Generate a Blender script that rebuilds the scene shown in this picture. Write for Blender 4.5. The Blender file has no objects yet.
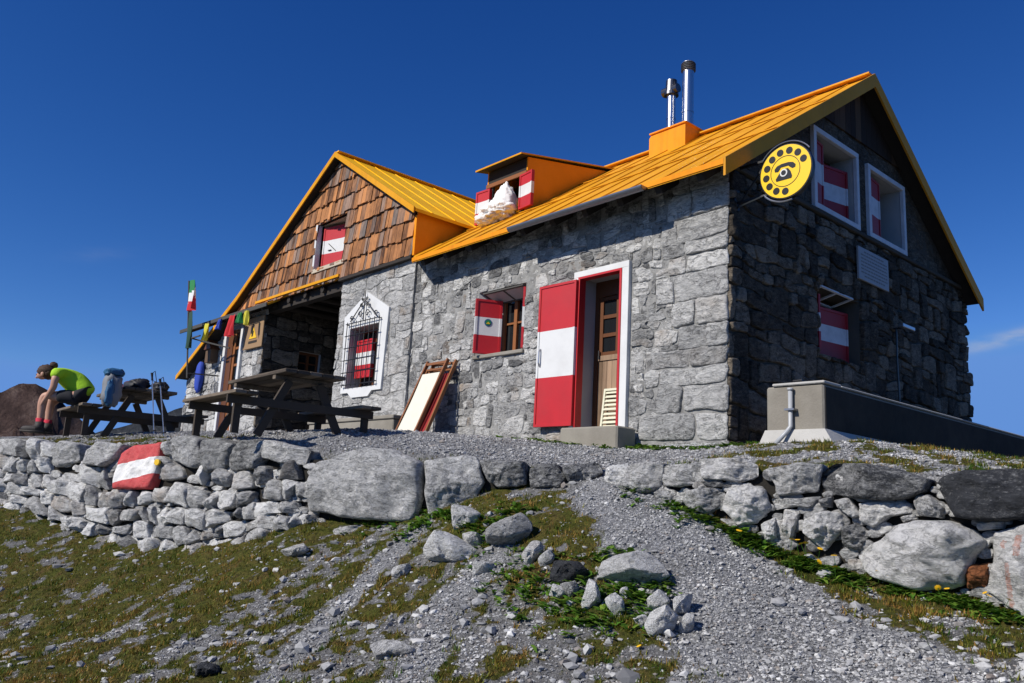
import bpy, math, random
import numpy as np
from mathutils import Vector, Matrix

SC = bpy.context.scene
COL = SC.collection
rng = np.random.default_rng(7)
random.seed(7)

# ------------------------------------------------------------------ camera geometry
F = 821.606
RM = np.array([[0.66617277, -0.10998135, -0.7376435],
               [0.74392304, 0.1680715, 0.64678472],
               [0.05284259, -0.97962037, 0.19378232]])      # camera (right, down, forward) -> world
CAM = np.array([5.33689, -7.97644, -0.76741])


def pt(px, py, d):
    """point seen at a pixel of the photograph, d metres deep"""
    return CAM + RM @ np.array([(px - 512) / F * d, (py - 341.5) / F * d, d])


def on(px, py, ax, val):
    r = RM @ np.array([(px - 512) / F, (py - 341.5) / F, 1.0])
    return CAM + r * ((val - CAM[ax]) / r[ax])


# ------------------------------------------------------------------ noise
_p = np.random.default_rng(3).permutation(256)
_p = np.concatenate([_p, _p])
_g = np.random.default_rng(4).normal(size=(256, 3))
_g /= np.linalg.norm(_g, axis=1)[:, None]


def perlin(P):
    P = np.asarray(P, float)
    i = np.floor(P).astype(int)
    f = P - i
    i &= 255
    u = f * f * f * (f * (f * 6 - 15) + 10)
    out = 0
    for dx in (0, 1):
        for dy in (0, 1):
            for dz in (0, 1):
                h = _p[_p[_p[(i[:, 0] + dx) & 255] + ((i[:, 1] + dy) & 255)] + ((i[:, 2] + dz) & 255)]
                g = _g[h]
                d = (g * (f - np.array([dx, dy, dz]))).sum(1)
                w = (u[:, 0] if dx else 1 - u[:, 0]) * (u[:, 1] if dy else 1 - u[:, 1]) * (u[:, 2] if dz else 1 - u[:, 2])
                out = out + d * w
    return out


def fbm(P, oct=4, gain=.5):
    s, a, P = 0, 1., np.asarray(P, float)
    for k in range(oct):
        s = s + a * perlin(P * 2 ** k + 17.3 * k)
        a *= gain
    return s


# ------------------------------------------------------------------ mesh builder
class MB:
    def __init__(s):
        s.v = []; s.f = []; s.m = []; s.n = 0; s.t = []; s.smooth = False

    def add(s, verts, faces, mi=0, tint=(.5, .5, .5)):
        verts = np.asarray(verts, float).reshape(-1, 3)
        s.v.append(verts)
        b = s.n
        s.f += [tuple(int(q) + b for q in f) for f in faces]
        s.m += [mi] * len(faces) if np.isscalar(mi) else list(mi)
        t = np.asarray(tint, float)
        s.t.append(np.tile(t, (len(verts), 1)) if t.ndim == 1 else t)
        s.n += len(verts)
        return s

    def box(s, a, b, mi=0, M=None, tint=(.5, .5, .5)):
        a = np.minimum(a, b) if False else np.array(a, float); b = np.array(b, float)
        lo, hi = np.minimum(a, b), np.maximum(a, b)
        V = np.array([[x, y, z] for z in (lo[2], hi[2]) for y in (lo[1], hi[1]) for x in (lo[0], hi[0])])
        if M is not None: V = xf(V, M)
        return s.add(V, [(0, 2, 3, 1), (4, 5, 7, 6), (0, 1, 5, 4), (2, 6, 7, 3), (0, 4, 6, 2), (1, 3, 7, 5)], mi, tint)

    def bar(s, p, q, w, h, mi=0, up=(0, 0, 1), tint=(.5, .5, .5)):
        """rectangular bar from p to q, w wide, h tall"""
        p, q = np.array(p, float), np.array(q, float)
        d = q - p; L = np.linalg.norm(d); d /= L
        u = np.cross(np.array(up, float), d)
        if np.linalg.norm(u) < 1e-4: u = np.cross((1, 0, 0), d)
        u /= np.linalg.norm(u); n = np.cross(d, u)
        V = [c + u * (a * w / 2) + n * (b * h / 2) for c in (p, q) for a, b in ((-1, -1), (1, -1), (1, 1), (-1, 1))]
        return s.add(V, [(3, 2, 1, 0), (4, 5, 6, 7), (0, 1, 5, 4), (1, 2, 6, 5), (2, 3, 7, 6), (3, 0, 4, 7)], mi, tint)

    def tube(s, pts, r, n=10, mi=0, cap=True, tint=(.5, .5, .5)):
        pts = np.array(pts, float)
        rr = np.full(len(pts), r) if np.isscalar(r) else np.array(r, float)
        V = []; up = None
        for i, p in enumerate(pts):
            d = pts[min(i + 1, len(pts) - 1)] - pts[max(i - 1, 0)]
            d /= np.linalg.norm(d) + 1e-12
            if up is None:
                up = np.array((0, 0, 1.)) if abs(d[2]) < .9 else np.array((1., 0, 0))
            u = np.cross(up, d); u /= np.linalg.norm(u); w = np.cross(d, u); up = w
            for k in range(n):
                a = 2 * math.pi * k / n
                V.append(p + rr[i] * (math.cos(a) * u + math.sin(a) * w))
        Fc = []
        for i in range(len(pts) - 1):
            for k in range(n):
                a, b = i * n + k, i * n + (k + 1) % n
                Fc.append((a, b, b + n, a + n))
        if cap:
            Fc.append(tuple(range(n - 1, -1, -1))); Fc.append(tuple((len(pts) - 1) * n + k for k in range(n)))
        return s.add(V, Fc, mi, tint)

    def prism(s, poly, dv, mi=0, tint=(.5, .5, .5)):
        """closed prism: 3D polygon extruded by vector dv"""
        P = np.array(poly, float); n = len(P)
        V = np.vstack([P, P + np.array(dv, float)])
        Fc = [tuple(range(n)), tuple(range(2 * n - 1, n - 1, -1))]
        Fc += [((k + 1) % n, k, k + n, (k + 1) % n + n) for k in range(n)]
        return s.add(V, Fc, mi, tint)

    def build(s, name, mats, parent=None, smooth=False, bevel=0, auto=None, tintattr=False, loc=None):
        me = bpy.data.meshes.new(name)
        V = np.vstack(s.v) if s.v else np.zeros((0, 3))
        if loc is not None: V = V - np.array(loc)
        me.from_pydata(V.tolist(), [], s.f)
        for m in (mats if isinstance(mats, (list, tuple)) else [mats]): me.materials.append(m)
        me.polygons.foreach_set('material_index', s.m)
        if smooth: me.polygons.foreach_set('use_smooth', [True] * len(me.polygons))
        if tintattr:
            T = np.vstack(s.t); A = me.color_attributes.new('tint', 'FLOAT_COLOR', 'POINT')
            A.data.foreach_set('color', np.hstack([T, np.ones((len(T), 1))]).ravel())
        me.update()
        o = bpy.data.objects.new(name, me); COL.objects.link(o)
        if loc is not None: o.location = loc
        if parent: o.parent = parent
        if bevel:
            b = o.modifiers.new('edge', 'BEVEL'); b.width = bevel; b.segments = 1; b.limit_method = 'ANGLE'
        fixn(me)
        return o


def fixn(me):
    import bmesh
    if len(me.polygons) > 60000: return
    bm = bmesh.new(); bm.from_mesh(me)
    bmesh.ops.recalc_face_normals(bm, faces=bm.faces); bm.to_mesh(me); bm.free()


def xf(V, M):
    M = np.array(M); return V @ M[:3, :3].T + M[:3, 3]


def frame(o, u, v, w):
    M = np.eye(4); M[:3, 0] = u; M[:3, 1] = v; M[:3, 2] = w; M[:3, 3] = o
    return M


def rotz(a, o=(0, 0, 0)):
    M = np.eye(4); c, s = math.cos(a), math.sin(a); M[:2, :2] = [[c, -s], [s, c]]; M[:3, 3] = o
    return M


def tag(o, label=None, cat=None, group=None, kind=None):
    if label: o['label'] = label
    if cat: o['category'] = cat
    if group: o['group'] = group
    if kind: o['kind'] = kind
    return o


def empty(name, loc=(0, 0, 0)):
    o = bpy.data.objects.new(name, None); COL.objects.link(o); o.location = loc
    o.empty_display_size = .2
    return o


def copy_tree(o, parent=None):
    c = o.copy(); COL.objects.link(c)
    if parent: c.parent = parent
    for ch in list(o.children): copy_tree(ch, c)
    return c


# ------------------------------------------------------------------ materials
class NT:
    def __init__(s, name):
        s.mat = bpy.data.materials.new(name); s.mat.use_nodes = True
        s.t = s.mat.node_tree; s.t.nodes.clear()
        s.out = s.n('ShaderNodeOutputMaterial'); s.b = s.n('ShaderNodeBsdfPrincipled')
        s.t.links.new(s.b.outputs[0], s.out.inputs[0])
        s.tc = s.n('ShaderNodeTexCoord').outputs['Object']

    def n(s, t, **k):
        x = s.t.nodes.new(t)
        for a, b in k.items(): setattr(x, a, b)
        return x

    def l(s, a, b): s.t.links.new(a, b)

    def set(s, k, v):
        i = s.b.inputs[k]
        if hasattr(v, 'is_linked') or hasattr(v, 'links'): s.l(v, i)
        else: i.default_value = v if not (isinstance(v, tuple) and len(v) == 3) else (*v, 1)

    def map(s, scale=(1, 1, 1), src=None):
        m = s.n('ShaderNodeMapping'); m.inputs['Scale'].default_value = scale; s.l(src or s.tc, m.inputs['Vector'])
        return m.outputs[0]

    def noise(s, scale, detail=4, rough=.55, vec=None, dist=0):
        x = s.n('ShaderNodeTexNoise'); x.inputs['Scale'].default_value = scale; x.inputs['Detail'].default_value = detail
        x.inputs['Roughness'].default_value = rough; x.inputs['Distortion'].default_value = dist
        s.l(vec or s.tc, x.inputs['Vector']); return x.outputs['Fac']

    def vor(s, scale, feature='F1', out='Distance', vec=None, rnd=1):
        x = s.n('ShaderNodeTexVoronoi', feature=feature); x.inputs['Scale'].default_value = scale
        x.inputs['Randomness'].default_value = rnd
        s.l(vec or s.tc, x.inputs['Vector']); return x.outputs[out]

    def ramp(s, fac, stops, interp='LINEAR'):
        r = s.n('ShaderNodeValToRGB'); e = r.color_ramp; e.interpolation = interp
        while len(e.elements) < len(stops): e.elements.new(.5)
        for el, (p, c) in zip(e.elements, stops):
            el.position = p; el.color = (c, c, c, 1) if np.isscalar(c) else (*c, 1)
        s.l(fac, r.inputs[0]); return r.outputs[0]

    def mix(s, f, a, b, mode='MIX'):
        m = s.n('ShaderNodeMix', data_type='RGBA', blend_type=mode)
        for sock, v in ((m.inputs[0], f), (m.inputs[6], a), (m.inputs[7], b)):
            if hasattr(v, 'links'): s.l(v, sock)
            else: sock.default_value = v if sock == m.inputs[0] or not (isinstance(v, tuple) and len(v) == 3) else (*v, 1)
        return m.outputs[2]

    def math(s, op, a, b=0):
        m = s.n('ShaderNodeMath', operation=op)
        for sock, v in ((m.inputs[0], a), (m.inputs[1], b)):
            if hasattr(v, 'links'): s.l(v, sock)
            else: sock.default_value = v
        return m.outputs[0]

    def bump(s, h, strength=.5, dist=.02, prev=None):
        b = s.n('ShaderNodeBump'); b.inputs['Strength'].default_value = strength; b.inputs['Distance'].default_value = dist
        s.l(h, b.inputs['Height'])
        if prev: s.l(prev, b.inputs['Normal'])
        return b.outputs[0]

    def attr(s, name):
        a = s.n('ShaderNodeAttribute', attribute_name=name)
        sp = s.n('ShaderNodeSeparateColor'); s.l(a.outputs['Color'], sp.inputs[0])
        return sp.outputs[0], sp.outputs[1], sp.outputs[2]


def plain(name, col, rough=.6, metal=0, var=.12, scale=14, bump=.1, bscale=None, dirt=0, spec=.5):
    m = NT(name)
    nz = m.noise(scale, 6, .6)
    c = m.mix(m.math('MULTIPLY', nz, 2 * var), col, tuple(x * .45 for x in col))
    if dirt:
        d = m.ramp(m.noise(scale * .35, 8, .7), [(.45, 0), (.75, 1)])
        c = m.mix(m.math('MULTIPLY', d, dirt), c, (.10, .085, .065))
    m.set('Base Color', c); m.set('Roughness', rough); m.set('Metallic', metal); m.set('Specular IOR Level', spec)
    if bump: m.set('Normal', m.bump(m.noise(bscale or scale * 4, 6, .6), bump, .01))
    return m.mat


def stone_mat(name, lo=(.085, .087, .092), mid=(.21, .21, .21), hi=(.42, .415, .40), warm=(.30, .22, .15), vein=.5, bumpk=1., s=1., tw=.62, crk=.6):
    m = NT(name)
    r, g, b = m.attr('tint')
    # rock has a grain: stretch the noise along a tilted bedding direction
    mp = m.n('ShaderNodeMapping'); mp.inputs['Rotation'].default_value = (.5, .35, .2); mp.inputs['Scale'].default_value = (1, 1, 2.2); m.l(m.tc, mp.inputs['Vector'])
    gv_ = mp.outputs[0]
    n1 = m.noise(9 * s, 12, .74, dist=.35, vec=gv_)
    n2 = m.noise(2.1 * s, 5, .6)
    n3 = m.noise(32 * s, 8, .75, dist=.3, vec=gv_)
    fac = m.math('ADD', m.math('MULTIPLY', r, tw), m.math('MULTIPLY', m.math('SUBTRACT', n1, .5), 1.25))
    fac = m.math('ADD', fac, m.math('MULTIPLY', m.math('SUBTRACT', n2, .5), .6))
    fac = m.math('ADD', fac, m.math('MULTIPLY', m.math('SUBTRACT', n3, .5), 1.0))
    fac = m.math('ADD', fac, .5 - .5 * tw)
    c = m.ramp(fac, [(.10, lo), (.48, mid), (.88, hi)])
    w = m.math('MULTIPLY', m.ramp(g, [(.78, 0), (.95, 1)]), m.ramp(m.noise(3.5 * s, 5, .6), [(.42, 0), (.7, 1)]))
    c = m.mix(m.math('MULTIPLY', w, .7), c, warm)
    # thin pale veins and dark hairline cracks along the bedding
    cr = m.n('ShaderNodeTexNoise'); cr.inputs['Scale'].default_value = 3.2 * s; cr.inputs['Detail'].default_value = 9; cr.inputs['Roughness'].default_value = .62; cr.inputs['Distortion'].default_value = .8
    m.l(gv_, cr.inputs['Vector'])
    ab = m.math('ABSOLUTE', m.math('SUBTRACT', cr.outputs['Fac'], .5))
    crack = m.ramp(ab, [(.0, 1), (.016, 0)])
    vn = m.ramp(m.math('ABSOLUTE', m.math('SUBTRACT', cr.outputs['Fac'], .60)), [(.0, 1), (.010, 0)])
    c = m.mix(m.math('MULTIPLY', vn, m.math('MULTIPLY', b, vein)), c, tuple(min(.6, x * 1.5) for x in hi))
    c = m.mix(m.math('MULTIPLY', crack, crk), c, tuple(x * .5 for x in lo))
    sp = m.ramp(m.noise(48 * s, 6, .75), [(.60, 0), (.70, 1)])
    c = m.mix(m.math('MULTIPLY', sp, .45), c, tuple(x * .6 for x in lo))
    m.set('Base Color', c); m.set('Roughness', .92); m.set('Specular IOR Level', .2)
    h = m.math('ADD', m.math('MULTIPLY', n1, 1.2), m.math('MULTIPLY', n3, .55))
    h = m.math('SUBTRACT', h, m.math('MULTIPLY', crack, .22))
    n = m.bump(h, .85 * bumpk, .05)
    n = m.bump(m.noise(90 * s, 6, .7), .5 * bumpk, .008, n)
    m.set('Normal', n)
    return m.mat


M = {}
M['house_stone'] = stone_mat('house limestone', lo=(.12, .119, .118), mid=(.39, .385, .372), hi=(.72, .705, .67), tw=.8)
M['shade_stone'] = stone_mat('limestone darkened for shade', lo=(.022, .018, .014), mid=(.10, .083, .064), hi=(.30, .25, .19), warm=(.15, .10, .06), tw=.6, vein=.1)  # darker, warmer copy of the limestone with the walls' shade in its colour
M['wall_stone'] = stone_mat('dry stone limestone', lo=(.13, .13, .132), mid=(.46, .455, .445), hi=(.82, .81, .785), s=1.3, tw=.8, crk=.5)
M['boulder'] = stone_mat('boulder limestone', lo=(.055, .058, .065), mid=(.43, .428, .42), hi=(.90, .885, .86), vein=.4, s=1.25, bumpk=1.3, tw=1.05, crk=.4)
M['rock_white'] = stone_mat('white limestone', lo=(.44, .438, .43), mid=(.74, .735, .72), hi=(.90, .89, .87), vein=.3, bumpk=1.2, s=1.3, crk=.3)
M['rust_stone'] = stone_mat('rust coloured stone', lo=(.12, .045, .02), mid=(.27, .10, .04), hi=(.38, .17, .08))


def mortar():
    m = NT('lime mortar')
    c = m.ramp(m.noise(7, 10, .7), [(.3, (.15, .147, .14)), (.5, (.28, .275, .262)), (.72, (.42, .412, .39))])
    m.set('Base Color', c); m.set('Roughness', .95); m.set('Specular IOR Level', .1)
    m.set('Normal', m.bump(m.noise(40, 10, .7), .8, .03))
    return m.mat


M['mortar'] = mortar()
M['shade_mortar'] = plain('mortar darkened for shade', (.045, .041, .036), .95, var=.4, scale=8, bump=.8, bscale=40, spec=.1)  # mortar copy for the recess walls, their shade put into the colour
M['gap'] = plain('shadowed rubble core', (.035, .032, .028), .97, var=.4, scale=10, bump=.9, spec=.05)
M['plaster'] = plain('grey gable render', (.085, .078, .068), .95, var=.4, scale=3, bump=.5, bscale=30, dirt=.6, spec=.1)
M['white'] = plain('white paint', (.67, .67, .655), .6, var=.07, scale=6, bump=.15, bscale=60, dirt=.18)
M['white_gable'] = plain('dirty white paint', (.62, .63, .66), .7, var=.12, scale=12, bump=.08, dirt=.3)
M['red'] = plain('red paint', (.52, .012, .018), .5, var=.22, scale=5, bump=.18, bscale=60, dirt=.12)
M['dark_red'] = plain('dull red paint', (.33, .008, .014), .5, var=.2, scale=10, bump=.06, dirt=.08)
M['reveal'] = plain('pale grey reveal render', (.38, .38, .375), .9, var=.15, scale=6, bump=.2)
M['beige'] = plain('beige lintel board', (.52, .44, .33), .8, var=.15, scale=8, bump=.1)
M['black'] = plain('black iron', (.018, .018, .02), .45, metal=.3, var=.2, scale=30, bump=.1)
M['zinc'] = plain('zinc gutter', (.30, .31, .33), .38, metal=.85, var=.2, scale=9, bump=.05)
M['steel'] = plain('stainless flue steel', (.62, .62, .64), .26, metal=1., var=.08, scale=4, bump=.03)
M['soffit'] = plain('dark soffit boards', (.028, .020, .014), .85, var=.4, scale=9, bump=.3)
M['concrete'] = plain('weathered concrete', (.31, .285, .24), .93, var=.25, scale=3.5, bump=.45, bscale=45, dirt=.45, spec=.15)
M['pale_concrete'] = plain('pale cement', (.50, .485, .45), .93, var=.2, scale=5, bump=.5, bscale=38, dirt=.2, spec=.15)
M['glass'] = plain('dark window glass', (.012, .014, .016), .06, var=.0, bump=0)
M['interior'] = plain('dark room', (.012, .011, .010), .9, bump=0)
M['plastic_grey'] = plain('grey plastic pipe', (.38, .39, .40), .4, var=.08, bump=.03)
M['marble'] = plain('marble plaque', (.33, .32, .32), .5, var=.15, scale=6, bump=.05)
M['engrave'] = plain('dull engraved lettering', (.19, .185, .18), .8, bump=0)
M['sign_yellow'] = plain('yellow enamel', (.88, .55, .004), .35, var=.03, bump=.02)
M['sign_black'] = plain('black enamel', (.012, .012, .012), .3, bump=0)
M['paint_yellow'] = plain('yellow paint', (.8, .5, .02), .5, bump=0)
M['lime'] = plain('lime green cloth', (.40, .70, .02), .85, var=.22, scale=9, bump=1., bscale=14)
M['black_cloth'] = plain('black cloth', (.012, .013, .018), .85, var=.2, scale=30, bump=.3)
M['skin'] = plain('tanned skin', (.50, .27, .18), .55, var=.08, scale=20, bump=.05)
M['hair'] = plain('dark brown hair', (.06, .026, .013), .75, var=.4, scale=60, bump=.5, bscale=150)
M['sock'] = plain('red sock', (.55, .03, .06), .9, bump=.3)
M['boot'] = plain('dark boot leather', (.035, .028, .024), .7, var=.3, bump=.3)
M['pack_grey'] = plain('grey nylon', (.19, .20, .22), .7, var=.15, bump=.3)
M['pack_blue'] = plain('blue nylon', (.016, .10, .22), .6, var=.15, bump=.3)
M['pack_dark'] = plain('black nylon', (.02, .02, .026), .6, var=.2, bump=.4)
M['pack_plum'] = plain('plum nylon', (.10, .02, .05), .6, var=.2, bump=.4)
M['alu'] = plain('pole aluminium', (.55, .55, .57), .3, metal=.9, bump=0)
M['dark_steel'] = plain('darkened steel', (.16, .16, .17), .3, metal=.95, var=.2, scale=12, bump=.05)
M['bedding'] = None
M['flag_green'] = plain('green flag cloth', (.005, .20, .05), .8, var=.15, bump=.2)
M['flag_white'] = plain('white flag cloth', (.75, .75, .74), .8, var=.1, bump=.2)
M['flag_red'] = plain('red flag cloth', (.55, .012, .02), .8, var=.15, bump=.2)
M['flag_darkgreen'] = plain('dark green flag cloth', (.008, .055, .035), .8, var=.2, bump=.2)
M['cloth_yellow'] = plain('yellow prayer flag cloth', (.70, .62, .05), .8, var=.15, bump=.2)
M['cloth_blue'] = plain('blue cloth', (.02, .06, .40), .8, var=.15, bump=.2)
M['cream'] = plain('cream canvas', (.70, .66, .55), .9, var=.06, scale=12, bump=.25, bscale=120, dirt=.08)
M['cream_paint'] = plain('cream paint', (.68, .66, .50), .6, var=.08, bump=.06)


def wood(name, col, dark, scale=1., rough=.7, axis=2, bump=.35, grey=0):
    m = NT(name)
    r, g, b = m.attr('tint')
    sc = [38, 38, 38]; sc[axis] = 2.2
    n = m.noise(scale, 8, .65, vec=m.map(tuple(sc)), dist=.6)
    n2 = m.noise(1.6, 5, .6)
    f = m.math('ADD', m.math('MULTIPLY', n, .8), m.math('MULTIPLY', m.math('SUBTRACT', r, .5), .9))
    f = m.math('ADD', f, m.math('MULTIPLY', m.math('SUBTRACT', n2, .5), .5))
    c = m.ramp(f, [(.2, dark), (.62, col), (.95, tuple(min(1, x * 1.35) for x in col))])
    if grey:
        c = m.mix(m.math('MULTIPLY', m.ramp(g, [(.6, 0), (.9, 1)]), grey), c, m.ramp(n, [(.3, (.10, .09, .085)), (.7, (.30, .28, .26))]))
    m.set('Base Color', c); m.set('Roughness', rough); m.set('Specular IOR Level', .25)
    m.set('Normal', m.bump(n, bump, .01))
    return m.mat


M['shake'] = wood('larch shakes', (.50, .215, .078), (.065, .03, .017), axis=2, rough=.8, bump=.7, grey=.6)
M['brown_wood'] = wood('brown window wood', (.26, .10, .035), (.12, .045, .018), rough=.5)
M['orange_wood'] = wood('orange pine', (.48, .20, .055), (.24, .09, .03), rough=.5)
M['door_wood'] = wood('weathered door boards', (.30, .20, .13), (.12, .075, .045), rough=.7)
M['chair_wood'] = wood('varnished beech', (.50, .24, .095), (.25, .10, .04), rough=.45)
M['table_wood'] = wood('dark weathered table wood', (.21, .165, .12), (.06, .047, .035), axis=0, rough=.8)
M['grey_wood'] = wood('grey board', (.16, .15, .14), (.07, .066, .06), axis=0, rough=.8)
M['plank'] = wood('dark gable planks', (.085, .05, .028), (.03, .018, .012), axis=2, rough=.85)
M['sign_wood'] = wood('pale sign board', (.50, .34, .20), (.30, .19, .10), axis=0, rough=.6, bump=.1)


def metal_roof(name, col, stain):
    m = NT(name)
    n = m.noise(1.4, 8, .65); st = m.noise(1., 6, .6, vec=m.map((9, .7, .7)))
    c = m.mix(m.ramp(n, [(.35, 0), (.75, .45)]), col, tuple(x * .72 for x in col))
    c = m.mix(m.ramp(st, [(.5, 0), (.75, .6)]), c, stain)
    c = m.mix(m.ramp(m.noise(.5, 5, .6), [(.45, 0), (.7, .35)]), c, tuple(min(1, x * 1.25 + .03) for x in col))
    c = m.mix(m.ramp(m.noise(16, 6, .7), [(.62, 0), (.75, .5)]), c, stain)
    m.set('Base Color', c); m.set('Roughness', .55); m.set('Specular IOR Level', .12)
    m.set('Normal', m.bump(m.noise(3.5, 5, .55), .3, .04))
    return m.mat


M['roof'] = metal_roof('ochre painted sheet metal', (.68, .305, .009), (.38, .135, .012))
M['roof_wing'] = metal_roof('brightened yellow sheet metal', (.97, .50, .010), (.60, .26, .015))  # yellow paint lightened to make up for weak sun on the right slope
M['verge'] = metal_roof('stained verge sheet', (.62, .27, .02), (.20, .095, .025))
M['orange_metal'] = metal_roof('orange painted sheet', (.80, .28, .008), (.50, .16, .010))


def speckled():
    m = NT('speckled white bedding')
    sp = m.ramp(m.vor(18, 'F1'), [(.10, 1), (.22, 0)])
    c = m.mix(m.math('MULTIPLY', sp, .7), (.80, .78, .74), (.35, .17, .10))
    c = m.mix(m.ramp(m.noise(5, 4), [(.62, 0), (.75, .55)]), c, (.55, .33, .15))
    m.set('Base Color', c); m.set('Roughness', .9); m.set('Normal', m.bump(m.noise(14, 6), .6, .03))
    return m.mat


M['bedding'] = speckled()


# ------------------------------------------------------------------ stones
NS = 26
RINGS = [(1.0, -.9), (1.0, 0.), (.992, .55), (.972, .86), (.93, .99), (.80, 1.), (.62, 1.), (.42, 1.), (.22, 1.0)]
RINGS_BIG = [(1.0, -.9), (1.0, 0.), (.995, .34), (.985, .58), (.965, .77), (.93, .89), (.88, .96), (.81, .99)] + [(q_, 1.) for q_ in (.74, .67, .60, .53, .46, .39, .32, .25, .18, .11, .05)]


def resample(P, n, rnd=.3):
    """closed polygon -> n points, corners cut"""
    P = np.asarray(P, float)
    for _ in range(2):
        Q = np.roll(P, -1, 0)
        a, b = P * (1 - rnd * .5) + Q * rnd * .5, P * rnd * .5 + Q * (1 - rnd * .5)
        P = np.stack([a, b], 1).reshape(-1, P.shape[1])
    Q = np.vstack([P, P[:1]])
    L = np.r_[0, np.cumsum(np.linalg.norm(np.diff(Q, axis=0), axis=1))]
    t = np.linspace(0, L[-1], n, endpoint=False)
    return np.stack([np.interp(t, L, Q[:, k]) for k in range(P.shape[1])], 1)


def stone(mb, poly, W, depth, back, gap=.01, rough=.25, seed=0, tint=(.5, .5, .5), mi=0, rnd=.35, tilt=.12, dome=0., n=NS, rings=None, nscale=3.2, facets=4, facet_slope=.35, amp=None):
    """a stone whose outline is poly (3D, roughly planar), bulging along W by depth, closed behind by back.
    The face is cut by a few random planes and roughened with noise measured in metres."""
    rs = np.random.default_rng(seed + 11)
    P = resample(poly, n, rnd)
    c = P.mean(0)
    W = np.asarray(W, float)
    d = P - c
    r = np.linalg.norm(d, axis=1)
    size = r.mean()
    off = rs.uniform(0, 200, 3)
    # ragged outline
    wob = fbm(P * (2.2 / max(size, .04)) * .6 + off, 3, .6) * .10
    P = c + d * np.clip(1 - gap / np.maximum(r, 1e-3) + wob - .02, .3, 1.08)[:, None]
    rg = rings or RINGS
    V = np.vstack([c + (P - c) * (s if h >= 0 else .9) for s, h in rg] + [c[None]])
    H = np.r_[np.repeat([h for s, h in rg], n), 1.]
    S_ = np.r_[np.repeat([s for s, h in rg], n), 0.]
    U = P[0] - c; U = U - W * (U @ W); U = U / (np.linalg.norm(U) + 1e-9); T = np.cross(W, U)
    rel = V - c
    u, v = rel @ U / size, rel @ T / size
    hh = 1 + dome * (1 - S_ * S_) + tilt * (u * rs.normal() + v * rs.normal())
    if facets:
        pl = [hh + .15]
        for k in range(facets):
            a = rs.uniform(0, 6.283); sl = rs.uniform(.3, 1.) * facet_slope
            pl.append(rs.uniform(.85, 1.25) + sl * (math.cos(a) * u + math.sin(a) * v))
        kk = 28.
        hh = -np.log(sum(np.exp(-kk * q) for q in pl)) / kk
    f1 = 1 / max(size, .05)
    N1 = fbm(V * f1 * .8 + off, 4, .6)
    N2 = fbm(V * f1 * 2.4 + off + 40, 3, .6)
    am = amp if amp is not None else rough * depth
    N3 = fbm(V * 8. + off, 4, .6) * .016 if n >= 60 else 0.
    disp = np.where(H >= 0, H * hh * depth + (H > 0) * am * (N1 * .9 + N2 * .5) * np.clip(H * 1.2, 0, 1) + (H > 0) * N3 * np.clip(H * 1.2, 0, 1), H * back)
    V = V + W * disp[:, None]
    Fc = []
    R = len(rg)
    for i in range(R - 1):
        for j in range(n):
            x, y = i * n + j, i * n + (j + 1) % n
            Fc.append((x, y, y + n, x + n))
    t = R * n
    for j in range(n): Fc.append(((R - 1) * n + j, (R - 1) * n + (j + 1) % n, t))
    mb.add(V, Fc, mi, tint)


def coursed(x0, x1, z0, z1, hr, wr, rs, wob=.025, tall=.08, split=.1):
    """rubble courses in a rectangle: list of 2D polygons"""
    zs = [z0]
    while zs[-1] < z1:
        zs.append(zs[-1] + rs.uniform(*hr))
    nz = len(zs)
    ph = rs.uniform(0, 100, nz)

    def B(k, x):
        x = np.asarray(x, float)
        return zs[k] + wob * (np.sin(x * 3.1 + ph[k]) + .7 * np.sin(x * 7.3 + 2.2 * ph[k])) if 0 < k else np.full_like(x, zs[0])
    out = []
    taken = [[] for _ in range(nz + 1)]
    for k in range(nz - 1):
        h = zs[k + 1] - zs[k]
        x = x0 - rs.uniform(0, .3)
        spans = []
        while x < x1:
            w = rs.uniform(*wr) * (.6 + .6 * h / hr[1]) * (1.6 if rs.random() < .12 else 1)
            spans.append((x, x + w)); x += w
        for a, b in spans:
            segs = [(a, b)]
            for (p, q) in taken[k]:
                ns = []
                for (u, v) in segs:
                    if v <= p or u >= q: ns.append((u, v)); continue
                    if u < p: ns.append((u, p))
                    if v > q: ns.append((q, v))
                segs = ns
            for (u, v) in segs:
                if v - u < .045: continue
                top = k + 1
                if k + 2 < nz and v - u < .5 and rs.random() < tall:
                    top = k + 2; taken[k + 1].append((u, v))
                sl1, sl2 = rs.normal(size=2) * .015
                sl1, sl2 = rs.normal(size=2) * .03
                xb = np.linspace(u, v, 5); xt = np.linspace(v, u, 5)
                lo = np.stack([xb, B(k, xb)], 1); hi = np.stack([xt, B(top, xt)], 1)
                hi[0, 0] += sl2; hi[-1, 0] += sl1
                hi[[0, -1], 1] -= rs.uniform(0, .035, 2); lo[[0, -1], 1] += rs.uniform(0, .03, 2); hi[1:-1, 1] += rs.normal(size=3) * .009; lo[1:-1, 1] += rs.normal(size=3) * .009
                if top == k + 1 and h > .17 and v - u > .25 and rs.random() < split:
                    mid = (lo + hi[::-1]) / 2
                    out.append(np.vstack([lo, mid[::-1]])); out.append(np.vstack([mid, hi]))
                else:
                    out.append(np.vstack([lo, hi]))
    return out


def clip(P, a, b):
    """keep the half plane a.p <= b"""
    out = []
    n = len(P)
    for i in range(n):
        p, q = P[i], P[(i + 1) % n]
        dp, dq = np.dot(a, p) - b, np.dot(a, q) - b
        if dp <= 0: out.append(p)
        if dp * dq < 0: out.append(p + (q - p) * (dp / (dp - dq)))
    return np.array(out) if len(out) >= 3 else None


def area(P):
    x, y = P[:, 0], P[:, 1]
    return abs(np.dot(x, np.roll(y, -1)) - np.dot(y, np.roll(x, -1))) / 2


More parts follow.
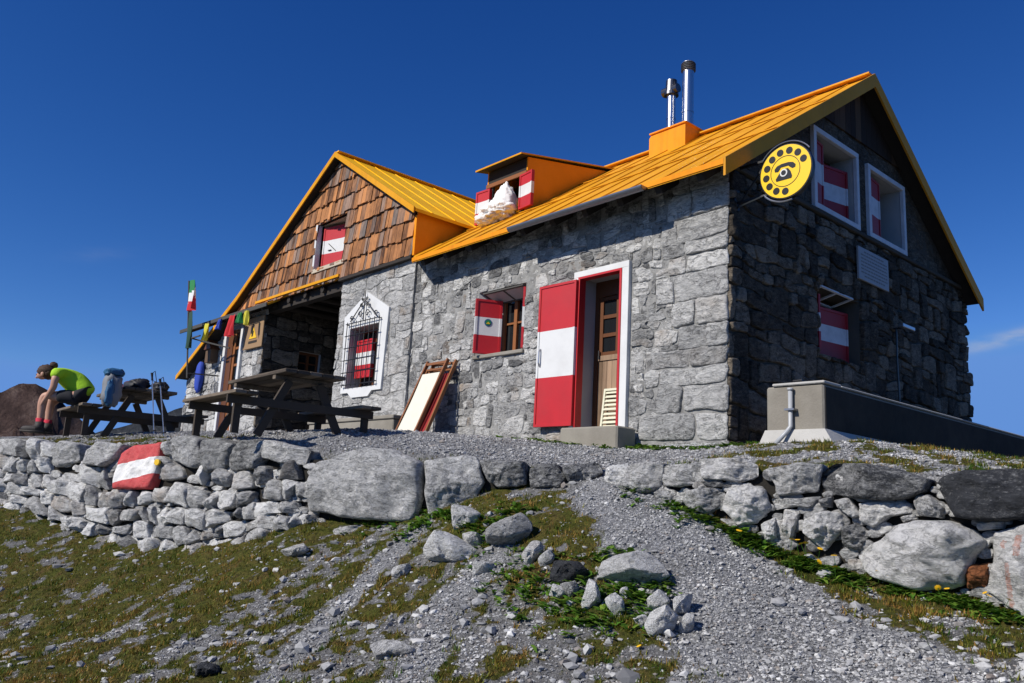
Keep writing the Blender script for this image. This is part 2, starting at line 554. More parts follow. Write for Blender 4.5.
def cut_holes(polys, holes, planes, amin=.004):
    out = []
    for P in polys:
        for (a, b) in planes:
            if P is not None: P = clip(P, np.array(a, float), b)
        if P is None: continue
        ps = [P]
        for (x0, x1, z0, z1) in holes:
            nx = []
            for Q in ps:
                lo, hi = Q.min(0), Q.max(0)
                if hi[0] <= x0 or lo[0] >= x1 or hi[1] <= z0 or lo[1] >= z1: nx.append(Q); continue
                L = clip(Q, np.array((1., 0)), x0); Rr = clip(Q, np.array((-1., 0)), -x1)
                mid = clip(Q, np.array((-1., 0)), -x0); mid = clip(mid, np.array((1., 0)), x1) if mid is not None else None
                top = clip(mid, np.array((0, -1.)), -z1) if mid is not None else None
                bot = clip(mid, np.array((0, 1.)), z0) if mid is not None else None
                nx += [q for q in (L, Rr, top, bot) if q is not None]
            ps = nx
        out += [q for q in ps if area(q) > amin]
    return out


def masonry(name, parent, M3, polys, mat, rs, depth=(.018, .045), gap=.009, back=.04, rnd=.35, tintf=None, rough=.3, n=NS, rings=None):
    mb = MB()
    for i, P in enumerate(polys):
        P3 = np.hstack([P, np.zeros((len(P), 1))])
        P3 = xf(P3, M3)
        r = rs.beta(1.5, 1.5); t = (r, rs.random(), rs.random())
        if tintf: t = tintf(P.mean(0), t)
        stone(mb, P3, M3[:3, 2], rs.uniform(*depth), back, gap * rs.uniform(.7, 1.5), rough, int(rs.integers(1e9)), t, rnd=rs.uniform(.03, .24) if rnd is None else rnd, tilt=.10, n=n, rings=rings, facets=3, facet_slope=.45)
    return mb.build(name, mat, parent, smooth=True, tintattr=True)


def flat_wall(mb, M3, x0, x1, z0, ztop, holes, depth=.35, mi=0, rmi=1, splay=None, rmis=None):
    """wall sheet with real openings; ztop: function or list of (x, z); reveals run back by depth. local axes x, z, w (w outward)"""
    xs = sorted(set([x0, x1] + [h[0] for h in holes] + [h[1] for h in holes] + [p[0] for p in ztop if x0 < p[0] < x1]))
    zt = lambda x: float(np.interp(x, [p[0] for p in ztop], [p[1] for p in ztop]))
    for a, b in zip(xs[:-1], xs[1:]):
        hs = sorted([h for h in holes if h[0] < b - 1e-6 and h[1] > a + 1e-6], key=lambda h: h[2])
        z = z0
        for h in hs:
            mb.add(xf(np.array([[a, z, 0], [b, z, 0], [b, h[2], 0], [a, h[2], 0]], float), M3), [(0, 1, 2, 3)], mi)
            z = h[3]
        mb.add(xf(np.array([[a, z, 0], [b, z, 0], [b, zt(b), 0], [a, zt(a), 0]], float), M3), [(0, 1, 2, 3)], mi)
    for k, h in enumerate(holes):
        dl, dr = (splay[k] if splay else (0, 0))
        a, b, c, d = h
        f = np.array([[a, c, 0], [b, c, 0], [b, d, 0], [a, d, 0]], float)
        g = np.array([[a + dl, c, -depth], [b - dr, c, -depth], [b - dr, d, -depth], [a + dl, d, -depth]], float)
        V = xf(np.vstack([f, g]), M3)
        mb.add(V, [(0, 4, 5, 1), (1, 5, 6, 2), (2, 6, 7, 3), (3, 7, 4, 0)], rmis[k] if rmis else rmi)


# ------------------------------------------------------------------ light, sky, camera
SUN_AZ, SUN_EL = 8., 35.
az, el = math.radians(SUN_AZ), math.radians(SUN_EL)
SD = Vector((-math.sin(az) * math.cos(el), -math.cos(az) * math.cos(el), math.sin(el)))
sun = bpy.data.lights.new('sun', 'SUN'); sun.energy = 5.0; sun.angle = math.radians(.5); sun.color = (1, .95, .87)
so = bpy.data.objects.new('sun', sun); COL.objects.link(so)
so.rotation_euler = SD.to_track_quat('Z', 'Y').to_euler(); so.location = (-10, -25, 20)

W = bpy.data.worlds.new('World'); SC.world = W; W.use_nodes = True
nt = W.node_tree; nt.nodes.clear()
o_ = nt.nodes.new('ShaderNodeOutputWorld'); bg = nt.nodes.new('ShaderNodeBackground')
sky = nt.nodes.new('ShaderNodeTexSky'); sky.sky_type = 'NISHITA'; sky.sun_disc = False
sky.sun_elevation = el; sky.sun_rotation = math.atan2(SD.x, SD.y); sky.altitude = 2850; sky.air_density = 1.0; sky.dust_density = .25; sky.ozone_density = 2.2
# deep, polarised mountain sky: each channel of the sky gets its own response
spx = nt.nodes.new('ShaderNodeSeparateColor'); nt.links.new(sky.outputs[0], spx.inputs[0])
cmb = nt.nodes.new('ShaderNodeCombineColor')
SKY = .08
for k_, (g_, pw_, cap_) in enumerate(((6.8, 1.9, .125), (2.45, 1.29, .285), (2.2, .97, .68))):
    a_ = nt.nodes.new('ShaderNodeMath'); a_.operation = 'MULTIPLY'; a_.inputs[1].default_value = .05
    b_ = nt.nodes.new('ShaderNodeMath'); b_.operation = 'POWER'; b_.inputs[1].default_value = pw_
    m_n = nt.nodes.new('ShaderNodeMath'); m_n.operation = 'MINIMUM'; m_n.inputs[1].default_value = cap_ / SKY
    c_ = nt.nodes.new('ShaderNodeMath'); c_.operation = 'MULTIPLY'; c_.inputs[1].default_value = g_ / SKY
    nt.links.new(spx.outputs[k_], a_.inputs[0]); nt.links.new(a_.outputs[0], b_.inputs[0]); nt.links.new(b_.outputs[0], c_.inputs[0]); nt.links.new(c_.outputs[0], m_n.inputs[0]); nt.links.new(m_n.outputs[0], cmb.inputs[k_])
tcw = nt.nodes.new('ShaderNodeTexCoord')
# thin wisps of cloud low in the sky to the right, by direction
def cloud(dirv, width, height, seedoff, amount):
    d = Vector(dirv).normalized(); r = d.cross(Vector((0, 0, 1))).normalized(); u = r.cross(d)
    def dot(v):
        n = nt.nodes.new('ShaderNodeVectorMath'); n.operation = 'DOT_PRODUCT'; n.inputs[1].default_value = v
        nt.links.new(tcw.outputs['Generated'], n.inputs[0]); return n.outputs['Value']
    def mth(op, a, b):
        n = nt.nodes.new('ShaderNodeMath'); n.operation = op
        for s_, v in ((n.inputs[0], a), (n.inputs[1], b)):
            if hasattr(v, 'links'): nt.links.new(v, s_)
            else: s_.default_value = v
        return n.outputs[0]
    rr, uu, dd = dot(r), dot(u), dot(d)
    uu = mth('SUBTRACT', uu, mth('MULTIPLY', rr, .24))
    a = mth('POWER', mth('DIVIDE', rr, width), 2.); b = mth('POWER', mth('DIVIDE', uu, height), 2.)
    g = mth('POWER', 2.718, mth('MULTIPLY', mth('ADD', a, b), -1.))
    g = mth('MULTIPLY', g, mth('GREATER_THAN', dd, 0.))
    mp = nt.nodes.new('ShaderNodeMapping'); mp.inputs['Scale'].default_value = (30, 30, 110); mp.inputs['Location'].default_value = (seedoff, 0, 0)
    nt.links.new(tcw.outputs['Generated'], mp.inputs[0])
    nz = nt.nodes.new('ShaderNodeTexNoise'); nz.inputs['Scale'].default_value = 1; nz.inputs['Detail'].default_value = 5
    nt.links.new(mp.outputs[0], nz.inputs['Vector'])
    k = mth('MULTIPLY', mth('MAXIMUM', mth('SUBTRACT', nz.outputs['Fac'], .25), 0), 2.2)
    return mth('MULTIPLY', mth('MULTIPLY', g, k), amount)
c1 = cloud(RM @ np.array([(1012 - 512) / F, (337 - 341.5) / F, 1]), .05, .0065, 3, .75)
c2 = cloud(RM @ np.array([(100 - 512) / F, (254 - 341.5) / F, 1]), .03, .008, 9, .05)
mx = nt.nodes.new('ShaderNodeMix'); mx.data_type = 'RGBA'; mx.inputs[7].default_value = (6, 6.3, 7, 1)
ad = nt.nodes.new('ShaderNodeMath'); ad.operation = 'ADD'; ad.use_clamp = True
nt.links.new(c1, ad.inputs[0]); nt.links.new(c2, ad.inputs[1]); nt.links.new(ad.outputs[0], mx.inputs[0])
nt.links.new(cmb.outputs[0], mx.inputs[6])
nt.links.new(mx.outputs[2], bg.inputs[0]); bg.inputs[1].default_value = SKY
nt.links.new(bg.outputs[0], o_.inputs[0])

cd = bpy.data.cameras.new('camera'); cam = bpy.data.objects.new('camera', cd); COL.objects.link(cam)
cd.sensor_width = 36; cd.lens = F / 1024 * 36; cd.clip_end = 20000; cd.clip_start = .05
cam.matrix_world = Matrix([[RM[i, 0], -RM[i, 1], -RM[i, 2], CAM[i]] for i in range(3)] + [[0, 0, 0, 1]])
SC.camera = cam
vs = SC.view_settings; vs.view_transform = 'Standard'; vs.look = 'None'; vs.exposure = 0; vs.gamma = 1; vs.use_curve_mapping = False
SC.cycles.max_bounces = 6; SC.cycles.diffuse_bounces = 3

# ------------------------------------------------------------------ ground
WALL = [(-420, 14.5), (-200, 12.8), (0, 11.5), (100, 10.5), (200, 9.6), (300, 8.9), (425, 8.4), (520, 8.2), (600, 8.0), (612, 7.85), (700, 7.2), (780, 6.95), (860, 6.6), (940, 6.2), (1024, 5.8), (1200, 5.0), (1500, 3.9)]
wpx, wd = np.array(WALL, float).T


def dwall(px): return np.interp(px, wpx, wd)


def wframe0(px):
    a, b = pt(px - 6, 480, dwall(px - 6)), pt(px + 6, 480, dwall(px + 6))
    t = b - a; t[2] = 0; t /= np.linalg.norm(t)
    return t, np.array((t[1], -t[0], 0))


def wpt(px, py, off=0.):
    """point on the battered wall face that shows at a pixel"""
    B = pt(px, 480, dwall(px) + off); t, w = wframe0(px)
    n = w + np.array((0, 0, .10))
    r = RM @ np.array([(px - 512) / F, (py - 341.5) / F, 1.0])
    return CAM + r * (((B - CAM) @ n) / (r @ n))


WL = np.array([wpt(a, 480)[:2] for a, b in WALL])


class TPS:
    def __init__(s, P, z, lam=.0005):
        s.P = P; n = len(P)
        K = s.k(np.linalg.norm(P[:, None] - P[None], axis=2)) + lam * np.eye(n)
        A = np.zeros((n + 3, n + 3)); A[:n, :n] = K; Q = np.c_[np.ones(n), P]; A[:n, n:] = Q; A[n:, :n] = Q.T
        s.w = np.linalg.solve(A, np.r_[z, 0, 0, 0])

    @staticmethod
    def k(r): return np.where(r > 1e-9, r * r * np.log(np.maximum(r, 1e-9)), 0)

    def __call__(s, X):
        out = np.empty(len(X))
        for i in range(0, len(X), 20000):
            x = X[i:i + 20000]
            out[i:i + 20000] = s.k(np.linalg.norm(x[:, None] - s.P[None], axis=2)) @ s.w[:-3] + np.c_[np.ones(len(x)), x] @ s.w[-3:]
        return out


Lc = [wpt(px, py) + wframe0(px)[1] * .14 for px, py in [(-300, 480), (-120, 490), (0, 505), (50, 525), (100, 544), (150, 553), (200, 554), (250, 547), (300, 533), (360, 534), (420, 524), (470, 506), (520, 495), (560, 490), (606, 484),
                       (650, 499), (700, 520), (740, 538), (780, 556), (820, 570), (860, 581), (900, 592), (940, 600), (985, 610), (1024, 622), (1120, 650), (1250, 690)]]
Lc += [pt(*q) for q in [(0, 683, 6.4), (-150, 600, 9.), (-200, 500, 13.), (250, 683, 5.7), (512, 683, 5.1), (700, 683, 4.9), (900, 683, 4.6), (1024, 683, 4.5),
                       (512, 585, 6.5), (300, 600, 7.2), (120, 605, 8.3), (700, 590, 6.0)]]
Lc += [np.array(q) for q in [(-15., -9, -2.3), (-16, -4, -1.6), (5.3, -8, -2.25), (0, -10, -2.6), (9, -6, -1.6), (9, -3, -.7)]]
Lc = np.array(Lc); LF = TPS(Lc[:, :2], Lc[:, 2])
Uc = [wpt(px, py) - wframe0(px)[1] * .22 for px, py in [(-300, 440), (0, 442), (50, 443), (100, 444), (150, 443), (200, 443), (250, 445), (300, 446), (350, 449), (400, 450), (450, 455), (500, 460), (560, 465), (606, 473), (640, 467), (660, 464),
                       (700, 464), (740, 464), (780, 468), (820, 467), (860, 468), (900, 472), (940, 475), (985, 477), (1024, 480), (1120, 485), (1250, 492)]]
Uc += [pt(*q) for q in [(130, 434.5, 12.3), (310, 438, 9.6)]]
Uc += [np.array(q) for q in [(0., 0, -.01), (-2.5, 0, .08), (-5.1, 0, .18), (-7.5, 0, .24), (-12, 0, .28), (-17, 0, .3), (0, 7.3, .2), (1.3, -.3, .0), (1.7, 2, -.03), (2, 5, -.08), (4, 3, -.28), (6, 6, -.4), (8, 0, -.5), (-20, -3, -.05), (-20, 6, .2)]]
Uc = np.array(Uc); UF = TPS(Uc[:, :2], Uc[:, 2])
BX = (-17., 6.5); BY = (-9., 7.5)
poly = np.vstack([WL, [[14, -4], [14, 12], [-26, 12], [-26, -6]]])


def seg_dist(X, A, B):
    d = B - A; t = np.clip(((X - A) @ d) / (d @ d), 0, 1)
    return np.linalg.norm(X - A - t[:, None] * d, axis=1)


def inside(X, P):
    c = np.zeros(len(X), bool); n = len(P)
    for i in range(n):
        (x1, y1), (x2, y2) = P[i], P[(i + 1) % n]
        if y1 == y2: continue
        k = ((y1 > X[:, 1]) != (y2 > X[:, 1])) & (X[:, 0] < (x2 - x1) * (X[:, 1] - y1) / (y2 - y1) + x1)
        c ^= k
    return c


def sdf(X):
    d = np.full(len(X), 1e9)
    for i in range(len(WL) - 1): d = np.minimum(d, seg_dist(X, WL[i], WL[i + 1]))
    return np.where(inside(X, poly), d, -d)


def ground(X, detail=True):
    X = np.asarray(X, float).reshape(-1, 2)
    Xc = np.stack([np.clip(X[:, 0], *BX), np.clip(X[:, 1], *BY)], 1)
    far = np.linalg.norm(X - Xc, axis=1)
    s = sdf(X)
    m = np.clip((s - .06) / .16, 0, 1); m = m * m * (3 - 2 * m)
    z = LF(Xc) * (1 - m) + UF(Xc) * m - .30 * far - .0012 * far * far * (far < 60) - (far >= 60) * (4.3 + .1 * (far - 60))
    if detail:
        q = np.c_[X, np.zeros(len(X))]
        z = z + .04 * fbm(q * 1.1, 3) * (1 - .8 * m) * np.clip(np.abs(s) * 3, .2, 1) + .022 * fbm(q * 6., 4, .6) + .01 * fbm(q * 22., 2)
    return z


# path and turf masks in plan
PATHC = np.array([pt(*q)[:2] for q in [(640, 461, 8.5), (606, 480, 7.9), (640, 520, 7.2), (715, 570, 6.2), (800, 640, 5.2), (880, 720, 4.3)]])
PATHW = np.array([.42, .42, .5, .72, .85, 1.0])
TR = [np.array([pt(*q)[:2] for q in [(420, 530, 8.0), (370, 570, 7.3), (320, 625, 6.5), (260, 690, 5.6)]]),
      np.array([pt(*q)[:2] for q in [(500, 560, 7.0), (440, 610, 6.3), (400, 690, 5.3)]])]


def masks(X):
    s = sdf(X)
    q = np.c_[X, np.zeros(len(X))]
    n = fbm(q * .9 + 5, 4, .6); n2 = fbm(q * 3.1 + 9, 4, .6)
    dp = np.full(len(X), 9.)
    for i in range(len(PATHC) - 1):
        A, B = PATHC[i], PATHC[i + 1]; d = B - A
        t = np.clip(((X - A) @ d) / (d @ d), 0, 1)
        dp = np.minimum(dp, np.linalg.norm(X - A - t[:, None] * d, axis=1) / (PATHW[i] * (1 - t) + PATHW[i + 1] * t))
    tr = np.full(len(X), 9.)
    for T, w in zip(TR, (.20, .26)):
        for i in range(len(T) - 1): tr = np.minimum(tr, seg_dist(X, T[i], T[i + 1]) / w)
    path = np.clip((1.02 + .55 * n2 - dp) / .35, 0, 1)
    trail = np.clip((.9 + .9 * n2 + .4 * fbm(q * 7.5 + 23, 3, .6) - tr) / .6, 0, 1)
    left = np.clip((-X[:, 0] - 1.0) / 2.5, 0, 1)
    n5 = fbm(q * 7.5 + 23, 3, .6)
    turf = np.clip((n * .75 + n2 * .85 + n5 * .75 + .27 + .24 * left) / .36, 0, 1)
    turf = turf * (1 - path) * (1 - trail)
    # terrace: gravel, turf only in a strip by the right hand wall and at the far left
    up = np.clip((s - .1) / .15, 0, 1)
    right = np.clip((X[:, 0] - .3) / .5, 0, 1)
    lf = np.clip((-X[:, 0] - 4.2) / 1.5, 0, 1) * np.clip((1.3 - s) / .6, 0, 1)
    tt = np.clip((n2 * 1.4 + .1) / .3, 0, 1) * np.maximum(right * .8, lf)
    # foot of the wall stays green
    foot = np.clip((.30 + .25 * n2 + .2 * n5 + s) / .12, 0, 1) * (s < .05) * np.clip((dp - .62) / .2, 0, 1) * (X[:, 0] > .2)
    turf = np.maximum(turf, foot)
    return turf * (1 - up) + tt * up, np.maximum(path, trail * .9) * (1 - up) + up * (1 - tt), s


def axis_pts(lo, hi, step, far):
    a = list(np.arange(lo, hi + step / 2, step)); x, st = hi, step
    while x < far: st *= 1.35; x += st; a.append(x)
    b = []; x, st = lo, step
    while x > -far: st *= 1.35; x -= st; b.append(x)
    return np.array(b[::-1] + a)


def grid_mesh(xs, ys):
    gx, gy = np.meshgrid(xs, ys)
    nx, ny = len(xs), len(ys)
    i = np.arange(nx * ny).reshape(ny, nx)
    q = np.stack([i[:-1, :-1], i[:-1, 1:], i[1:, 1:], i[1:, :-1]], -1).reshape(-1, 4)
    return np.c_[gx.ravel(), gy.ravel()], q


def fast_mesh(name, V, Q, mats, smooth=True, attrs=None, parent=None):
    me = bpy.data.meshes.new(name)
    k = Q.shape[1]
    me.vertices.add(len(V)); me.vertices.foreach_set('co', np.asarray(V, np.float32).ravel())
    me.loops.add(Q.size); me.loops.foreach_set('vertex_index', Q.astype(np.int32).ravel())
    me.polygons.add(len(Q)); me.polygons.foreach_set('loop_start', np.arange(0, Q.size, k, dtype=np.int32))
    me.polygons.foreach_set('loop_total', np.full(len(Q), k, np.int32))
    me.polygons.foreach_set('use_smooth', np.full(len(Q), smooth))
    for m in mats: me.materials.append(m)
    for nm, T in (attrs or {}).items():
        A = me.color_attributes.new(nm, 'FLOAT_COLOR', 'POINT')
        A.data.foreach_set('color', np.hstack([T, np.ones((len(T), 1))]).astype(np.float32).ravel())
    me.update(calc_edges=True); me.validate()
    o = bpy.data.objects.new(name, me); COL.objects.link(o)
    if parent: o.parent = parent
    return o


def ground_mat():
    m = NT('alpine ground')
    r, g, b = m.attr('tint')          # r turf, g path gravel
    vc = m.vor(55, 'F1', 'Color'); sp = m.n('ShaderNodeSeparateColor'); m.l(vc, sp.inputs[0])
    vc2 = m.vor(26, 'F1', 'Color'); sp2 = m.n('ShaderNodeSeparateColor'); m.l(vc2, sp2.inputs[0])
    e = m.vor(55, 'DISTANCE_TO_EDGE')
    peb = m.ramp(sp.outputs[0], [(0., (.16, .162, .17)), (.5, (.30, .302, .312)), (1., (.48, .48, .485))])
    peb = m.mix(m.ramp(m.noise(1.7, 6, .65), [(.45, 0), (.75, .5)]), peb, (.13, .127, .122))
    soil = m.ramp(m.noise(9, 8, .7), [(.3, (.10, .092, .08)), (.6, (.18, .172, .16)), (.8, (.28, .275, .265))])
    base = m.mix(g, m.mix(.45, soil, peb), peb)
    base = m.mix(m.ramp(e, [(.0, .55), (.12, 0)]), base, (.055, .054, .052))
    tc = m.ramp(m.noise(5, 10, .7), [(.3, (.045, .062, .012)), (.45, (.10, .105, .02)), (.58, (.13, .105, .03)), (.72, (.16, .085, .042))])
    tc = m.mix(m.ramp(m.noise(26, 6, .75), [(.42, .0), (.62, .8)]), tc, (.018, .020, .007))
    tf = m.ramp(m.math('ADD', r, m.math('MULTIPLY', m.math('SUBTRACT', m.noise(30, 6, .7), .5), .9)), [(.35, 0), (.6, 1)])
    m.set('Base Color', m.mix(tf, base, tc)); m.set('Roughness', .95); m.set('Specular IOR Level', .1)
    h = m.math('ADD', m.math('MULTIPLY', e, .5), m.noise(60, 8, .7))
    h = m.math('ADD', h, m.math('MULTIPLY', m.noise(26, 6, .75), 1.2))
    n = m.bump(h, .9, .03)
    m.set('Normal', n)
    return m.mat


xs = axis_pts(-12.6, 4.6, .034, 400); ys = axis_pts(-8.6, .4, .034, 400)
XY, Q = grid_mesh(xs, ys)
Z = ground(XY)
tf, gv, sd_ = masks(XY)
qq = np.c_[XY, np.zeros(len(XY))]
Z = Z + tf * np.maximum(0, .012 + .03 * fbm(qq * 8 + 2, 3, .6))
gr = fast_mesh('ground', np.c_[XY, Z], Q, [ground_mat()], True, {'tint': np.c_[tf, gv, np.zeros(len(tf))]})
tag(gr, 'stony alpine slope of gravel and short turf in front of the hut', 'ground', kind='structure')

# ------------------------------------------------------------------ the hut
hut = empty('mountain_hut', (0, 0, 0))
tag(hut, 'grey stone mountain hut with ochre metal roof and red and white shutters', 'building')
I3 = frame((0, 0, 0), (1, 0, 0), (0, 0, 1), (0, -1, 0))         # front walls: x, z, outward -y
G3 = frame((0, 0, 0), (0, 1, 0), (0, 0, 1), (1, 0, 0))          # gable: y, z, outward +x
EZ, EY, RZ, RY = 3.22, -.45, 5.86, 3.44                           # main eave and ridge


def rz(y): return EZ + (RZ - EZ) * (y - EY) / (RY - EY) if y <= RY else RZ - (RZ - EZ) * (y - RY) / (RY - EY)


def wfront(y): return frame((0, y, 0), (1, 0, 0), (0, 0, 1), (0, -1, 0))


rs = np.random.default_rng(21)
DOOR = (-2.36, -1.57, .25, 2.36); WIN = (-4.62, -3.50, 1.48, 2.50)
mb = MB()
flat_wall(mb, I3, -6.5, 0, -.4, [(-6.5, 3.46), (0, 3.46)], [WIN, DOOR], .38, 0, 1, [(.26, .26), (0, 0)])
fw = mb.build('stone_wall', [M['mortar'], M['reveal']], hut)
holes = [WIN, (DOOR[0] - .1, DOOR[1] + .13, DOOR[2], DOOR[3] + .09)]
quo = []
z = -.3
while z < 3.5:
    h = rs.uniform(.17, .42); w = rs.uniform(.5, 1.05)
    if rs.random() < .45:
        w1 = rs.uniform(.3, .5) * w * 1.3; quo.append((-w - rs.uniform(0, .25), -w1, z, z + h)); quo.append((-w1, .015, z, z + h))
    else:
        quo.append((-w, .015, z, z + h)); quo.append((-w - rs.uniform(.2, .4), -w, z, z + h))
    z += h
polys = coursed(-6.42, -.5, -.3, 3.5, (.07, .185), (.10, .36), rs, .03, .20, .2)
qh = [(a, 1, c, d) for (a, b, c, d) in quo]
qb = [(min(a for a, b, c2, d2 in quo if c2 == c), 1, c, d) for (a, b, c, d) in quo]
polys = cut_holes(polys, holes + qb, [((1, 0), -.0), ((-1, 0), 6.44), ((0, 1), 3.42)])
qp = []
for a, b, c, d in quo:
    j = lambda: rs.normal() * .012
    qp.append(np.array([(a + j(), c + j()), ((a + b) / 2, c + j()), (b + (j() if b < 0 else abs(j())), c + j()), (b + (j() if b < 0 else abs(j())), d + j()), ((a + b) / 2, d + j()), (a + j(), d + j())]))
qp = cut_holes(qp, holes, [((0, 1), 3.42)])
# long lintel stones above window and door
masonry('stonework', fw, wfront(.007), polys, M['house_stone'], rs, (.006, .032), .003, rnd=None, rough=.8, n=22)
masonry('quoins', fw, I3, qp, M['house_stone'], rs, (.02, .05), .002, rnd=None, rough=.9, n=36, rings=RINGS_BIG, tintf=lambda c, t: (.3 + .55 * t[0], t[1], t[2]))
# front wall of the cross wing, slightly proud
L3 = wfront(-.05)
PW = (-8.38, -7.36, 1.2, 2.37)
mb = MB(); flat_wall(mb, L3, -8.92, -6.40, -.3, [(-8.92, 3.5), (-6.4, 3.5)], [PW], .30, 0, 1)
for x in (-8.92, -6.40): mb.add([[x, -.05, -.3], [x, 2.6 if x < -8 else 0, -.3], [x, 2.6 if x < -8 else 0, 3.5], [x, -.05, 3.5]], [(0, 1, 2, 3)], 0)
lw = mb.build('wing_wall', [M['mortar'], M['reveal']], hut)
polys = coursed(-9.0, -6.3, -.3, 3.6, (.15, .36), (.2, .62), rs, .04, .14, .2)
polys = cut_holes(polys, [PW], [((1, 0), -6.39), ((-1, 0), 8.93), ((0, 1), 3.49)])
masonry('stonework', lw, L3, polys, M['house_stone'], rs, (.008, .026), .003, rnd=None, rough=.5, tintf=lambda c, t: (.4 + .35 * t[0], t[1], t[2]))
# left block, with the recess between
DB = (-14.45, -13.62, .0, 3.08)
mb = MB(); flat_wall(mb, I3, -16.85, -12.4, -.4, [(-16.85, 2.02), (-13.9, 3.45), (-12.4, 3.5)], [DB], .25, 0, 1)
SW = (.9, 1.47, 1.98, 2.52)
S3 = frame((-12.4, 0, 0), (0, 1, 0), (0, 0, 1), (1, 0, 0))
flat_wall(mb, S3, 0, 2.7, -.4, [(0, 3.5), (2.7, 3.5)], [SW], .2, 2, 1)
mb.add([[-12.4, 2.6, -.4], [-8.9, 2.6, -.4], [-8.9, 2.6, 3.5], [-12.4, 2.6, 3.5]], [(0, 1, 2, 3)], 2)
mb.add([[-12.4, .02, 3.49], [-8.9, .02, 3.49], [-8.9, 2.7, 3.49], [-12.4, 2.7, 3.49]], [(0, 1, 2, 3)], 3)
bw = mb.build('annexe_wall', [M['mortar'], M['reveal'], M['shade_mortar'], M['soffit']], hut)
polys = cut_holes(coursed(-17, -12.3, -.4, 3.6, (.16, .32), (.25, .55), rs, .03), [(DB[0] - .16, DB[1] + .14, DB[2], DB[3] + .1)],
                  [((1, 0), -12.36), ((-1, 0), 16.87), ((-.485, 1), 2.02 + .485 * 16.85), ((0, 1), 3.47)])
masonry('stonework', bw, I3, polys, M['house_stone'], rs, (.02, .05), .006, rnd=None, n=18)
polys = cut_holes(coursed(-.05, 2.7, -.4, 3.6, (.16, .34), (.25, .55), rs, .03), [SW], [((-1, 0), .03), ((0, 1), 3.47)])
masonry('recess_stonework', bw, S3, polys, M['shade_stone'], rs, (.02, .05), .006, rnd=None, n=18)
# the shaded gable
GA = (2.07, 3.24, 3.49, 4.54); GB = (3.69, 4.82, 3.49, 4.50); GC = (2.08, 3.28, 1.40, 2.33)
roofline = [(0, rz(0) - .10), (RY, rz(RY) - .10), (7.28, rz(7.28) - .10)]
mb = MB(); flat_wall(mb, G3, 0, 7.28, -.5, roofline, [GA, GB, GC], .42, 0, 1, [(.0, .0), (.0, .0), (.18, .1)], rmis=[1, 1, 0])
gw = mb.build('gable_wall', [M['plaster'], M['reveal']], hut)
polys = coursed(-.02, 7.4, -.4, 3.45, (.12, .28), (.16, .5), rs, .03, .14, .15)
polys = cut_holes(polys, [GC], [((-1, 0), .0), ((1, 0), 7.31), ((0, 1), 3.33)])
polys += cut_holes(coursed(6.6, 7.4, -.4, 3.45, (.25, .42), (.3, .7), rs, .02), [], [((1, 0), -1)])
masonry('stonework', gw, G3, polys, M['shade_stone'], rs, (.02, .07), .007, rnd=None)
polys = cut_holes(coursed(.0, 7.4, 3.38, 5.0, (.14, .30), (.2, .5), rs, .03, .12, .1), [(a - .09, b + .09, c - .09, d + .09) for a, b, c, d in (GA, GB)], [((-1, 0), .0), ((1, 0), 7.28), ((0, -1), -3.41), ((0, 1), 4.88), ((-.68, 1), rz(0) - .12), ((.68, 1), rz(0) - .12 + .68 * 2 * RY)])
masonry('upper_stonework', gw, frame((-.004, 0, 0), (0, 1, 0), (0, 0, 1), (1, 0, 0)), polys, M['shade_stone'], rs, (.004, .016), .003, rnd=None, rough=.8, tintf=lambda c, t: (.25 + .35 * t[0], t[1], 0))
mb = MB(); mb.box((0, -.0, 3.34), (.075, 7.24, 3.40)); mb.build('cornice', M['plaster'], gw, bevel=.012)
mb = MB()
yy = .98
zb = 4.86
y = RY - (rz(RY) - .12 - zb) / .672
while y < RY + (rz(RY) - .12 - zb) / .672:
    w = rs.uniform(.13, .2); y2 = y + w - .006
    za, zc = rz(y) - .13, rz(y2) - .13
    P = [(.012, y, zb), (.012, y2, zb), (.012, y2, zc), (.012, y, za)]
    if (y < RY < y2): P = [(.012, y, zb), (.012, y2, zb), (.012, y2, zc), (.012, RY, rz(RY) - .13), (.012, y, za)]
    mb.prism(P, (.025, 0, 0), tint=(rs.random(), rs.random(), .5)); y += w
mb.build('plank_cladding', M['plank'], gw, tintattr=True)
# rear and hidden walls close the volume
mb = MB(); mb.box((-16.8, 7.0, -.5), (-.02, 7.28, 3.2)); mb.build('rear_wall', M['plaster'], hut)

# ---- roofs
VX = .24


def slab(mb, P, th, mi=0, bmi=1):
    """roof slab: polygon (top face) with thickness downwards; underside gets its own material"""
    P = np.array(P, float); n = len(P); V = np.vstack([P, P - np.array([0, 0, th])])
    mb.add(V, [tuple(range(n)), tuple(range(2 * n - 1, n - 1, -1))] + [((k + 1) % n, k, k + n, (k + 1) % n + n) for k in range(n)], [mi, bmi] + [mi] * n)


mb = MB()
Pz = lambda x, y: (x, y, rz(y))
slab(mb, [Pz(-5.92, EY), Pz(VX, EY), Pz(VX, RY), Pz(-10.0, RY), Pz(-6.42, .9), Pz(-6.42, -.08)], .07)
slab(mb, [(VX, RY, RZ), (-10, RY, RZ), (-10, 7.38, rz(7.38)), (VX, 7.38, rz(7.38))][::-1], .07)
rf = mb.build('main_roof', [M['roof'], M['soffit']], hut)
mb = MB()
for x in np.arange(-5.84, .2, .52):
    x = x + rs.normal() * .01
    mb.bar(Pz(x, EY + .004), Pz(x, RY), .022, .03, up=(0, 0, 1))
mb.bar((VX + .002, RY, RZ + .02), (-9.9, RY, RZ + .02), .22, .025)
for k, yv in enumerate((.9, 2.2)):                              # lapped sheet ends
    mb.bar((-6.3, yv, rz(yv) + .006), (VX - .01, yv, rz(yv) + .006), .05, .012)
mb.build('standing_seam', M['roof'], rf)
mb = MB()
nrm = np.array((0, -.576, .817))
